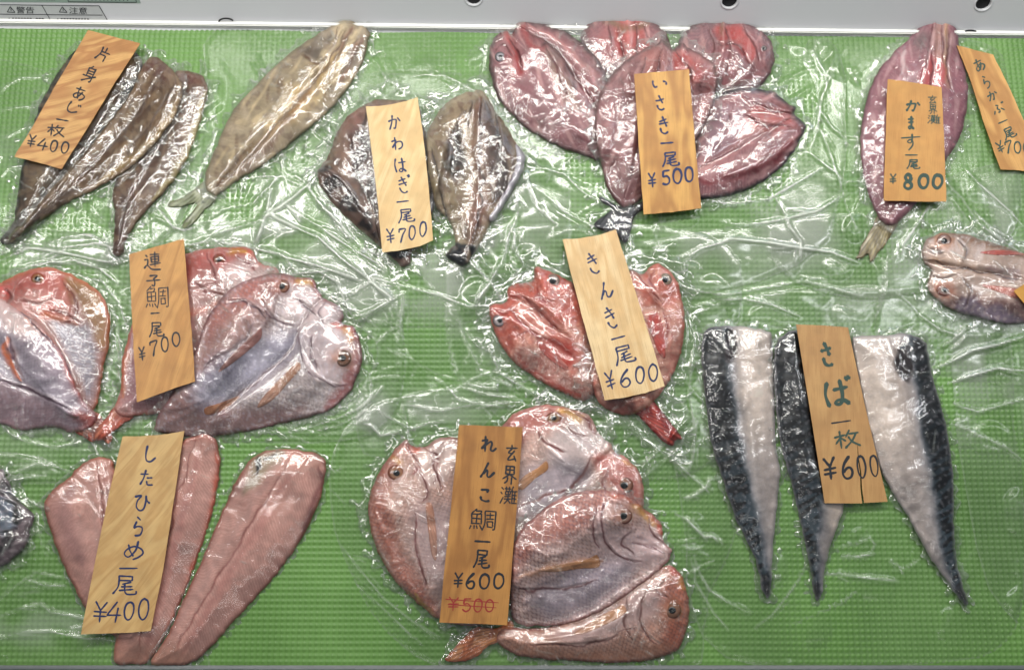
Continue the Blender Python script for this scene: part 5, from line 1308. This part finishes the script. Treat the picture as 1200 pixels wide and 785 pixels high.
opened('11b', 'two eyed opened sea bream at the top of the heap, right of the slip', (660,540), ((600,650),(700,510)), 0.016, (198,174,168),
    [('P',[(590,500),(612,480),(643,474),(668,480),(656,500),(620,510),(600,530)],9,(172,100,92),.75),('C',((600,650),(700,510)),5.4,(140,104,102),.3),('L',[(658,482),(682,490)],5,(204,166,90),.7),('P',[(650,506),(680,494),(700,512),(690,540),(660,548),(640,530)],10,(206,196,200),.7),
     ('P',[(700,536),(728,534),(748,556),(752,590),(730,585),(706,560)],8,(172,104,98),.7),('LT',[(732,538),(744,548)],4,(200,150,84),.6),('P',[(610,560),(650,540),(690,550),(680,580),(620,610)],14,(160,164,184),.5),('E',3,(160,90,84),.5),('B',(704,516,8,8,0),(222,216,220),.6),('N',6,.9,(214,202,204),.45)],
    [([(716,528),(690,556),(664,580)],6,-0.003),([(636,498),(640,520),(660,540)],3,0.0018),([(672,484),(680,508),(698,524)],4,-0.0016),([(700,560),(712,580),(730,590)],3,0.0016)], group=G11, extra=f11b, dens=0.9, cre=1.2)
r = fish('whole_fish', 'opened red sea bream on top of the heap, its orange tail at lower left', 'fish', G11, (690,660))
fin(r, 'tail', [(600,728),(586,734),(574,736),(562,734),(550,740),(540,750),(528,764),(521,773),(532,776),(545,774),(560,768),(572,756),(586,752),(600,748)], (182,116,84), [('S',4,.2,(212,156,112),.6),('E',2,(150,88,66),.4)], T=0.002, label='orange forked tail')
pd = body(r, 'lower_half', O['11d'], 0.015, 17, (182,146,134), [('P',[(786,664),(800,676),(808,706),(800,750),(780,766),(776,720),(770,690)],9,(176,104,84),.6),('C',((600,758),(790,690)),5.4,(104,76,74),.42),('P',[(650,745),(700,725),(750,690),(776,690),(770,720),(730,740),(690,755)],12,(172,156,160),.6),('LT',[(796,674),(806,694)],5,(200,150,76),.7),('LT',[(784,664),(796,672)],4,(190,84,66),.7),
    ('P',[(590,752),(640,762),(720,764),(790,752),(760,776),(640,774)],7,(160,118,98),.45),('E',3,(130,78,72),.55),('B',(788,715,14,14,0),(188,136,112),.6),('N',6,.9,(198,184,184),.35)],
    [([(752,700),(744,720),(750,746)],3,0.0016),([(640,748),(700,738),(740,716)],4,0.001)])
eye(r, 787.7, 714.7, 9.8, (172,112,84), (138,96,72), .55)
fin(r, 'fin', [(730,708),(722,712),(706,720),(690,730),(672,742),(684,742),(704,734),(724,724),(734,716)], (196,138,86), T=0.0014, label='orange breast fin')
pc = body(r, 'upper_half', O['11c'], 0.013, 18, (190,168,166), [('P',[(600,640),(620,612),(660,584),(700,575),(720,580),(700,610),(660,630),(620,650),(600,680)],12,(170,104,90),.6),('C',((604,720),(770,600)),6.0,(104,72,76),.5),('P',[(700,600),(716,620),(750,622),(776,634),(780,650),(740,668),(706,650),(696,620)],9,(202,182,186),.7),
    ('LT',[(716,578),(752,592),(774,614)],6,(176,100,76),.7),('L',[(744,594),(764,610)],5,(206,164,92),.6),('LT',[(770,612),(778,630)],4,(196,92,60),.7),('P',[(620,700),(680,660),(740,660),(710,700),(650,724)],14,(160,160,180),.5),('LT',[(610,676),(650,664),(704,655)],6,(196,150,120),.5),('E',3,(140,84,82),.5),('B',(731,604,14,12,0),(192,140,124),.6),('N',6,.9,(208,198,206),.4),('N',3,1.1,(170,190,225),.3)],
    [([(700,590),(704,620),(722,646),(740,660)],3,0.0018),([(746,630),(770,640)],3,-0.0016),([(608,676),(650,664),(704,656)],4,0.0012)])
eye(r, 730.6, 604.3, 9.6, (176,108,92), (150,110,92), .56)
fin(r, 'fin', [(700,650),(690,654),(660,660),(640,664),(632,668),(650,670),(680,666),(702,664)], (196,140,86), T=0.0012, label='orange breast fin')
wrap(r, [pd, pc], ((604,740),(780,630)), 6, dens=0.6)

# --- dark fish at the left edge -----------------------------------------------------------------------------
opened('12', 'dark grey fish head cut off by the left edge below the sea bream', (10,605), ((35,605),(-40,605)), 0.013, (104,94,100),
    [('P',[(0,585),(16,588),(24,604),(14,622),(0,626)],4,(112,124,140),.8),('P',[(16,590),(26,596),(24,612),(14,608)],2.5,(24,26,30),.9),('P',[(0,630),(16,624),(14,640),(0,650)],3,(36,34,38),.7),('P',[(0,560),(14,572),(20,582),(4,580)],3,(60,60,64),.7),('E',5,(74,66,70),.6),('N',6,.6,(150,140,146),.4)],
    [([(0,590),(20,604)],5,0.002),([(0,625),(20,620)],4,-0.002),([(0,575),(20,590)],3,0.0016)], group=None, dens=1.5, cre=1.2)

# ------------------------------------------------------------------ price slips
def dak(g, dx=0, dy=0): return g + [[(84+dx,2+dy),(89+dx,13+dy)], [(94+dx,-2+dy),(99+dx,9+dy)]]
GL = {}
GL['い'] = [[(18,20),(16,48),(26,74),(38,66)], [(74,26),(84,42),(86,58)]]
GL['さ'] = [[(20,34),(50,32),(82,24)], [(44,6),(58,30),(70,52)], [(28,62),(34,82),(58,92),(80,86)]]
GL['き'] = [[(24,26),(72,16)], [(20,44),(80,34)], [(42,4),(58,34),(70,56)], [(26,66),(34,84),(56,94),(78,88)]]
GL['か'] = [[(10,38),(40,30),(62,30),(64,44),(54,84),(42,80)], [(40,6),(34,44),(12,88)], [(76,22),(92,42)]]
GL['わ'] = [[(34,4),(34,96)], [(10,32),(42,26),(10,76)], [(12,74),(48,38),(76,38),(86,58),(76,80),(54,90)]]
GL['は'] = [[(20,8),(12,48),(20,92)], [(40,34),(90,30)], [(66,6),(68,50),(66,80),(52,90),(40,82),(50,72),(70,76),(90,90)]]
GL['ば'] = dak(GL['は'], 4, -4); GL['ぎ'] = dak(GL['き'], 4, -2)
GL['ま'] = [[(22,24),(80,22)], [(24,44),(78,42)], [(52,4),(54,50),(52,78),(38,90),(24,82),(36,72),(58,76),(82,90)]]
GL['す'] = [[(2,26),(98,20)], [(56,2),(58,36),(50,56),(36,54),(36,40),(50,36),(60,48),(56,74),(40,98)]]
GL['あ'] = [[(16,22),(78,18)], [(42,2),(40,40),(50,86)], [(68,34),(52,70),(28,86),(18,70),(34,50),(62,42),(86,54),(86,74),(62,94)]]
GL['ら'] = [[(38,4),(60,16)], [(34,26),(26,58),(46,48),(70,50),(78,66),(64,86),(34,96)]]
GL['ぶ'] = dak([[(40,8),(58,18)], [(50,28),(42,42),(56,58),(52,78),(38,78)], [(20,56),(10,80)], [(70,52),(88,76)]])
GL['し'] = [[(34,4),(28,50),(34,84),(58,90),(86,66)]]
GL['じ'] = dak(GL['し'], -6, 6)
GL['た'] = [[(12,28),(60,22)], [(40,4),(30,50),(10,92)], [(54,48),(86,44)], [(50,68),(58,88),(92,86)]]
GL['ひ'] = [[(8,24),(42,18),(24,44),(20,70),(38,88),(60,76),(70,46),(70,18)], [(70,18),(80,40),(96,52)]]
GL['め'] = [[(26,24),(34,54),(48,80)], [(64,8),(54,50),(30,84),(12,72),(22,48),(50,34),(80,42),(86,62),(72,84),(48,96)]]
GL['れ'] = [[(28,4),(28,96)], [(8,30),(38,24),(8,78)], [(10,76),(40,44),(60,30),(66,44),(60,80),(74,88),(94,70)]]
GL['ん'] = [[(54,4),(36,50),(14,94)], [(26,70),(44,50),(54,58),(54,82),(70,88),(94,58)]]
GL['こ'] = [[(22,22),(76,20),(66,32)], [(20,60),(28,80),(60,88),(88,84)]]
GL['一'] = [[(4,52),(96,48)]]
GL['尾'] = [[(22,10),(78,9)], [(78,9),(78,29)], [(22,29),(78,29)], [(22,10),(20,58),(2,98)], [(70,38),(36,48)], [(34,62),(78,56)], [(28,78),(84,70)], [(50,44),(50,84),(62,95),(94,92),(96,78)]]
GL['枚'] = [[(4,32),(46,28)], [(26,6),(26,94)], [(26,36),(6,68)], [(26,40),(44,58)], [(62,6),(46,38)], [(56,26),(94,24)], [(84,28),(70,62),(40,94)], [(54,42),(70,68),(98,94)]]
GL['片'] = [[(32,6),(30,50),(8,96)], [(60,2),(60,34)], [(32,36),(90,34)], [(30,58),(68,56)], [(68,56),(66,96)]]
GL['身'] = [[(50,0),(40,12)], [(28,15),(28,62)], [(28,15),(70,13)], [(70,13),(70,84),(58,90)], [(28,31),(70,29)], [(28,46),(70,44)], [(6,64),(70,60)], [(90,48),(50,74),(10,96)]]
GL['連'] = [[(36,14),(92,12)], [(42,26),(42,54)], [(42,26),(84,24)], [(84,24),(84,52)], [(42,40),(84,38)], [(42,54),(84,52)], [(32,66),(96,62)], [(63,3),(63,78)], [(10,14),(20,24)], [(4,42),(22,40),(18,70)], [(0,86),(20,72),(46,92),(98,94)]]
GL['子'] = [[(24,12),(74,10),(52,34)], [(52,34),(58,64),(52,94),(36,86)], [(4,52),(96,46)]]
GL['鯛'] = [[(24,0),(4,20)], [(20,11),(40,9),(34,22)], [(6,25),(6,66)], [(6,25),(42,23)], [(42,23),(42,66)], [(6,45),(42,44)], [(25,24),(25,66)], [(6,66),(42,66)], [(4,76),(0,92)], [(16,76),(17,90)], [(28,76),(31,90)], [(38,74),(46,90)], [(56,9),(56,62),(48,96)], [(56,9),(95,7)], [(95,7),(95,88),(86,90)], [(64,25),(87,24)], [(75,15),(75,42)], [(62,42),(89,41)], [(66,55),(66,78)], [(66,55),(85,54)], [(85,54),(85,77)], [(66,78),(85,77)]]
GL['玄'] = [[(50,0),(50,14)], [(6,20),(94,18)], [(50,22),(26,46),(54,48)], [(72,34),(22,84),(82,78)], [(70,62),(88,92)]]
GL['界'] = [[(22,3),(22,46)], [(22,3),(78,3)], [(78,3),(78,46)], [(22,24),(78,24)], [(50,3),(50,46)], [(22,46),(78,46)], [(50,48),(6,74)], [(50,48),(96,72)], [(38,64),(34,82),(18,98)], [(64,64),(64,100)]]
GL['灘'] = [[(6,10),(16,20)], [(2,36),(12,44)], [(0,94),(18,62)], [(24,14),(60,14)], [(34,4),(34,25)], [(50,4),(50,25)], [(28,30),(28,46)], [(28,30),(56,30)], [(56,30),(56,46)], [(28,46),(56,46)], [(24,58),(60,57)], [(24,70),(60,69)], [(42,26),(42,72),(22,98)], [(42,74),(60,96)], [(72,2),(61,30)], [(67,22),(67,98)], [(67,28),(96,26)], [(81,28),(81,94)], [(67,48),(94,47)], [(67,68),(94,67)], [(67,93),(99,92)]]
GL['¥'] = [[(16,4),(50,44)], [(86,2),(50,44)], [(50,44),(50,100)], [(12,55),(90,50)], [(12,76),(90,71)]]
GL['0'] = [[(54,4),(28,14),(14,46),(20,82),(46,98),(72,84),(86,50),(76,16),(50,4)]]
GL['4'] = [[(62,2),(2,68)], [(2,68),(98,64)], [(70,30),(62,100)]]
GL['5'] = [[(30,8),(24,44),(56,40),(82,58),(76,84),(46,98),(12,86)], [(30,8),(88,5)]]
GL['6'] = [[(72,2),(32,36),(12,72),(32,96),(66,94),(84,72),(70,52),(42,54),(18,72)]]
GL['7'] = [[(10,30),(12,12)], [(12,12),(90,6),(56,50),(36,100)]]
GL['8'] = [[(76,18),(48,3),(22,20),(42,44),(76,64),(80,86),(50,99),(18,86),(24,62),(64,42),(76,18)]]
STRAIGHT = set('尾枚片身連子鯛玄界灘¥4一')

def slip(label, zoom, outline, chars, wood, ang=0.0, ink='ink', wpx=1.6, lift=0.0008, curl=0.0012, frame=None, group='handwritten wooden price slips', flat=0.7):
    """outline and characters are given in coordinates of an enlarged cut-out: zoom = (x0, y0, scale)"""
    zx, zy, zs = zoom
    TP = lambda q: (zx + q[0] / zs, zy + q[1] / zs)
    poly = np.array([TP(q) for q in outline])
    if len(poly) > 4 and 'cracked' not in label:
        pp = []
        for i in range(len(poly)):
            a_, b_ = poly[i], poly[(i + 1) % len(poly)]
            for t_ in (0, .2, .4, .6, .8):
                q_ = a_ * (1 - t_) + b_ * t_
                pp.append(q_ + np.array([random.gauss(0, 0.16), random.gauss(0, 0.16)]))
        poly = np.array(pp)
    # the plane the stiff slip rests in
    sl, x, y, sd = raster_sdf(poly, 3)
    m = sd > 1
    X, Y, Z = x[m], y[m], H[sl][m]
    A = np.stack([X - X.mean(), Y - Y.mean(), np.ones(X.size)], 1)
    k, *_ = np.linalg.lstsq(A, Z, rcond=None)
    sx, sy = k[0] * flat, k[1] * flat
    z0 = np.max(Z - sx * (X - X.mean()) - sy * (Y - Y.mean())) + lift
    cx, cy = X.mean(), Y.mean()
    a = math.radians(ang); ca, sa = math.cos(a), math.sin(a)     # the slip's long axis
    def uv(px, py):
        dx, dy = px - cx, py - cy
        return dx * ca + dy * sa, -dx * sa + dy * ca
    hw = max(abs(uv(*p)[0]) for p in poly)
    def zf(px, py):
        u, v = uv(px, py)
        return z0 + sx * (px - cx) + sy * (py - cy) + curl * (u / hw) ** 2
    r = empty('price_slip', tuple(float(v) for v in P(cx, cy, zf(cx, cy))))
    tag(r, label, 'price tag', group)
    bm = bmesh.new()
    vs = [bm.verts.new((p[0], -p[1], 0)) for p in poly]
    f = bm.faces.new(vs)
    if f.normal.z < 0: f.normal_flip()
    for t in np.arange(-hw, hw, hw / 5.0):
        bmesh.ops.bisect_plane(bm, geom=bm.verts[:] + bm.edges[:] + bm.faces[:], plane_co=(cx + t * ca, -(cy + t * sa), 0), plane_no=(ca, -sa, 0))
    ext = bmesh.ops.extrude_face_region(bm, geom=bm.faces[:])
    top = [v for v in ext['geom'] if isinstance(v, bmesh.types.BMVert)]
    tops = set(top)
    for v in bm.verts:
        px, py = v.co.x, -v.co.y
        z = zf(px, py)
        q = P(px, py, z)
        if v not in tops: q = q - np.array([0, 0, 0.0009])
        v.co = Vector(q) - r.location
    bmesh.ops.recalc_face_normals(bm, faces=bm.faces[:])
    me = bpy.data.meshes.new('wooden_slip'); bm.to_mesh(me)
    inv = np.array([tuple(v.co + r.location) for v in bm.verts]); bm.free()
    L = max(np.ptp(poly[:, 0]), np.ptp(poly[:, 1]))
    a3 = me.attributes.new('slipuv', 'FLOAT2', 'POINT')
    # slip coordinates in units of its width
    c3 = P(cx, cy, z0)
    d = inv - c3; U = (d[:, 0] * ca - d[:, 1] * sa); Vv = (d[:, 0] * sa + d[:, 1] * ca)
    off = (zx * 0.037) % 7
    a3.data.foreach_set('vector', np.stack([U / 0.06 + off, Vv / 0.06 + off * 2.3], 1).astype(np.float32).ravel())
    me.materials.append(wood)
    link(bpy.data.objects.new('wooden_slip', me), r)
    # brush strokes: thin ribbons of ink on the wood, swelling where the pen rests
    groups = {}
    for ch in chars:
        c, x0_, y0_, x1_, y1_ = ch[:5]; opt = ch[5] if len(ch) > 5 else {}
        groups.setdefault(opt.get('ink', ink), []).append((c, x0_, y0_, x1_, y1_, opt))
    for inkn, lst in groups.items():
        V = []; F = []
        for c, x0_, y0_, x1_, y1_, opt in lst:
            al = math.radians(opt.get('ang', ang)); c1, s1 = math.cos(al), math.sin(al)
            ww = opt.get('w', wpx) * 1.58
            mx, my = (x0_ + x1_) / 2, (y0_ + y1_) / 2; gw, gh = (x1_ - x0_), (y1_ - y0_)
            for s in GL[c]:
                pts = []
                for (gx_, gy_) in s:
                    jx, jy = (gx_ / 100 - 0.5) * gw + random.gauss(0, 0.012) * gw, (gy_ / 100 - 0.5) * gh + random.gauss(0, 0.012) * gh
                    pts.append(TP((mx + jx * c1 - jy * s1, my + jx * s1 + jy * c1)))
                p = spline(pts, closed=False, seg=7) if len(pts) > 2 else np.array([np.array(pts[0]) * (1 - t) + np.array(pts[1]) * t for t in np.linspace(0, 1, 6)])
                n = len(p); tg = np.gradient(p, axis=0); tg /= np.linalg.norm(tg, axis=1)[:, None] + 1e-9
                t = np.linspace(0, 1, n)
                wd = ww / 2 * (0.72 + 0.34 * np.exp(-(t / 0.16) ** 2) + 0.22 * np.exp(-((t - 0.92) / 0.12) ** 2) + 0.10 * np.sin(t * 9 + random.random() * 6))
                wd[-1] *= 0.55; wd[0] *= 0.75
                nn = np.stack([-tg[:, 1], tg[:, 0]], 1)
                # rounded ends
                a_ = p + nn * wd[:, None]; b_ = p - nn * wd[:, None]
                e0 = p[0] - tg[0] * wd[0] * 0.9; e1 = p[-1] + tg[-1] * wd[-1] * 0.9
                b0 = len(V)
                V.append(e0)
                for i in range(n): V.append(a_[i]); V.append(b_[i])
                V.append(e1)
                F.append((b0, b0 + 1, b0 + 2, b0 + 2))
                for i in range(n - 1): F.append((b0 + 1 + 2 * i, b0 + 3 + 2 * i, b0 + 4 + 2 * i, b0 + 2 + 2 * i))
                e = b0 + 1 + 2 * (n - 1)
                F.append((e, b0 + 1 + 2 * n, e + 1, e + 1))
        V = np.array(V)
        lev = np.repeat(0.00018, len(V)) + np.arange(len(V)) / len(V) * 0.00006
        W3 = P(V[:, 0], V[:, 1], zf(V[:, 0], V[:, 1]) + lev) - np.array(r.location)
        me = bpy.data.meshes.new('lettering')
        me.from_pydata([tuple(v) for v in W3], [], [tuple(dict.fromkeys(f)) for f in F])
        me.materials.append(M[inkn])
        link(bpy.data.objects.new('lettering', me), r)
    if m.any():
        H[sl] = np.where(m, np.maximum(H[sl], zf(x, y)), H[sl])
    return r

def row(s, x0, y0, x1, y1, dy=0.0, gap=0.06, **o):
    """characters side by side in a strip; dy = drop from first to last"""
    n = len(s); w_ = (x1 - x0) / n; out = []
    for i, c in enumerate(s):
        k = dy * i / max(n - 1, 1)
        out.append((c, x0 + w_ * (i + gap), y0 + k, x0 + w_ * (i + 1 - gap), y1 + k, o))
    return out

slip('tilted orange wood price slip reading 片身あじ一枚 ¥400 on the horse mackerel fillets', (10, 30, 4.4875),
     [(418,25),(560,62),(692,95),(560,300),(415,540),(278,755),(180,728),(30,690),(110,560),(240,330)],
     [('片',458,112,538,194),('身',388,212,468,308),('あ',332,322,412,398),('じ',286,402,380,462),('一',250,488,318,508,{'ang':10}),('枚',200,520,298,586,{'ang':6}),
      ('¥',98,574,146,640,{'ang':14}),('4',152,594,208,656,{'ang':12}),('0',216,602,262,666,{'ang':12}),('0',272,610,322,674,{'ang':12})],
     wood_mat('orange_wood', (206,160,100), (156,100,56), (150,100,56), 1.4, 0.9, 1.0), ang=24, ink='ink_black', wpx=1.45)
slip('pale wood price slip reading かわはぎ一尾 ¥700 on the filefish', (420, 110, 4.13),
     [(37,62),(100,60),(170,50),(230,36),(287,18),(310,180),(335,400),(362,708),(300,736),(210,757),(115,768),(92,500),(62,260)],
     [('か',140,102,208,182),('わ',156,208,222,276),('は',168,308,236,386),('ぎ',182,398,250,486),('一',184,512,246,530),('尾',190,552,272,624),('¥',132,652,178,722),('7',192,648,230,722,{'ang':2}),('0',240,634,280,706,{'ang':2}),('0',292,616,334,690,{'ang':2})],
     wood_mat('pale_wood', (232,202,148), (206,164,104), (204,160,102), 1.0, 0.4, 0.8), ang=-6, wpx=1.45)
slip('yellow wood price slip reading いさき一尾 ¥500 on the grunts', (735, 75, 4.358),
     [(35,52),(180,40),(315,28),(345,380),(378,737),(230,756),(85,770),(60,420)],
     [('い',116,72,212,136),('さ',136,160,200,242),('き',152,268,222,362),('一',170,394,238,414),('尾',176,446,266,524),('¥',104,556,150,628),('5',172,540,224,620,{'w':2.0}),('0',228,532,286,612,{'w':2.0}),('0',288,524,344,604,{'w':2.0})],
     wood_mat('yellow_wood', (216,164,88), (164,108,52), (172,120,62), 0.4, 0.08, 1.0), ang=-4, wpx=1.7)
slip('orange price slip with small 玄界灘 beside かます一尾 and bold ¥800 on the barracuda', (1025, 85, 4.905),
     [(75,38),(230,60),(385,85),(400,400),(412,742),(240,742),(52,737),(62,400)],
     [('か',172,158,268,232,{'w':2.0}),('ま',182,250,236,334,{'w':1.9}),('す',152,352,264,448),('一',174,468,250,482),('尾',184,498,262,556),('¥',84,582,128,640),
      ('8',162,586,224,668,{'w':3.1}),('0',246,586,318,666,{'w':3.1}),('0',326,586,398,666,{'w':3.1}),('玄',304,134,360,184,{'w':1.0}),('界',308,186,362,240,{'w':1.0}),('灘',306,244,380,296,{'w':1.0})],
     wood_mat('amber_wood', (204,150,80), (184,126,62), (176,116,54), 0.5, 0.1, 0.5), ang=1, ink='ink_green', wpx=1.4)
slip('striped narrow price slip leaning at the right edge reading あらかぶ一尾 ¥700', (1115, 45, 4.757),
     [(30,40),(130,66),(232,92),(330,290),(440,540),(560,755),(400,738),(275,732),(190,500),(110,240)],
     [('あ',120,114,190,190),('ら',166,206,222,284,{'w':1.2}),('か',196,292,262,352),('ぶ',224,366,302,426),('一',258,458,316,472),('尾',286,494,358,560),('¥',250,572,294,640),('7',296,570,340,644,{'ang':-8}),('0',344,574,392,642,{'ang':-8}),('0',396,578,444,646,{'ang':-8})],
     wood_mat('striped_wood', (218,166,96), (168,112,56), (172,120,64), 0.3, 0.12, 1.0), ang=-23, ink='ink_green', wpx=1.35)
slip('brownish price slip reading 連子鯛一尾 ¥700 on the upper left sea bream', (145, 275, 3.925),
     [(25,90),(90,72),(150,54),(215,36),(275,18),(292,220),(312,450),(328,675),(250,700),(170,730),(60,770),(45,520),(34,300)],
     [('連',94,80,172,166),('子',104,182,172,240),('鯛',102,238,208,342,{'w':1.15}),('一',122,352,166,370),('尾',116,398,186,470),('¥',66,514,102,578,{'ang':-6}),('7',118,484,160,558,{'ang':-6}),('0',168,466,210,540,{'ang':-4}),('0',218,446,264,514,{'ang':-4})],
     wood_mat('brown_wood', (200,148,84), (162,108,54), (158,110,60), 1.2, 0.3, 0.7), ang=-2, ink='ink_black', wpx=1.5)
slip('palest price slip reading きんき一尾 ¥600 on the red rockfish', (650, 265, 3.74),
     [(35,57),(110,54),(200,38),(268,14),(330,210),(400,430),(482,700),(400,730),(300,752),(220,762),(160,540),(90,280)],
     [('き',134,112,202,214),('ん',186,244,258,322),('き',210,352,280,452),('一',246,480,312,498),('尾',256,518,352,604),('¥',220,634,266,716),('6',282,626,338,706,{'ang':-4}),('0',348,612,400,690,{'ang':-4}),('0',406,600,458,680,{'ang':-4})],
     wood_mat('palest_wood', (230,200,150), (206,162,102), (176,132,84), 0.5, 0.05, 0.9), ang=-15, wpx=1.7)
slip('cracked price slip reading さば一枚 ¥600 on the mackerel', (925, 375, 3.49),
     [(28,18),(140,22),(240,30),(305,330),(402,742),(306,747),(298,690),(294,620),(284,560),(276,478),(280,560),(289,622),(291,690),(298,749),(145,748),(90,400)],
     [('さ',120,88,184,196,{'w':3.2,'ink':'ink_green'}),('ば',136,242,252,360,{'w':3.4,'ink':'ink_green'}),('一',170,408,256,424,{'w':1.5}),('枚',182,446,290,526,{'w':2.0,'ink':'ink_green'}),('¥',136,560,196,650,{'w':2.6}),('6',210,556,264,648,{'w':2.4}),('0',272,550,318,646,{'w':1.8}),('0',326,548,368,640,{'w':1.6})],
     wood_mat('tan_wood', (194,150,94), (162,114,66), (158,110,62), 0.6, 0.2, 0.6), ang=-8, ink='ink_black', wpx=1.8, curl=0.0006)
slip('long pale price slip with a brown stain reading したひらめ一尾 ¥400 on the sole', (90, 500, 3.14),
     [(168,35),(240,34),(320,28),(395,15),(360,250),(318,520),(272,750),(190,757),(15,762),(70,480),(120,240)],
     [('し',236,68,300,134,{'ang':4}),('た',228,158,286,220,{'ang':4}),('ひ',208,238,272,318,{'ang':4}),('ら',196,330,256,404,{'ang':8}),('め',166,416,256,490,{'ang':4}),('一',156,514,226,526,{'ang':0}),('尾',134,542,224,618,{'ang':4}),
      ('¥',58,640,116,716,{'ang':6}),('4',112,642,166,718,{'ang':6}),('0',170,640,216,712,{'ang':6}),('0',222,628,270,710,{'ang':6})],
     wood_mat('straw_wood', (206,170,112), (172,126,70), (170,130,78), 1.6, 0.5, 0.75), ang=9, wpx=1.7)
slip('darkest price slip with 玄界灘 beside れんこ鯛一尾, black ¥600 and crossed out red ¥500', (510, 490, 3.14),
     [(88,25),(200,28),(322,32),(296,380),(265,760),(140,755),(15,750),(50,400)],
     [('れ',166,66,230,126),('ん',160,160,222,222),('こ',158,250,206,312),('鯛',128,334,226,416,{'w':1.4}),('一',144,446,204,460),('尾',142,480,202,552,{'w':1.8}),('¥',66,566,104,622,{'w':1.7}),('6',110,568,152,626),('0',158,570,206,628),('0',210,568,258,626),
      ('玄',258,98,304,162,{'w':1.6}),('界',246,174,302,242,{'w':1.6}),('灘',240,250,304,316,{'w':1.3}),
      ('¥',44,656,90,706,{'w':1.2,'ink':'ink_red'}),('5',96,660,136,710,{'w':1.3,'ink':'ink_red'}),('0',138,662,178,712,{'w':1.3,'ink':'ink_red'}),('0',180,664,220,712,{'w':1.3,'ink':'ink_red'}),
      ('一',30,666,240,676,{'w':0.9,'ink':'ink_red'}),('一',40,686,232,694,{'w':0.9,'ink':'ink_red'})],
     wood_mat('dark_wood', (184,130,66), (136,84,36), (144,94,44), 0.4, 0.05, 0.8), ang=4, ink='ink_black', wpx=2.0)
slip('corner of a yellow price slip poking in from the right edge over the small fish', (0, 0, 1.0),
     [(1188,341),(1208,328),(1250,372),(1228,388)], [('一',1226,352,1240,356)],
     wood_mat('corner_wood', (222,166,80), (190,130,60), (180,124,60), 0.5, 0.1, 0.5), ang=-38, ink='ink', wpx=1.0)
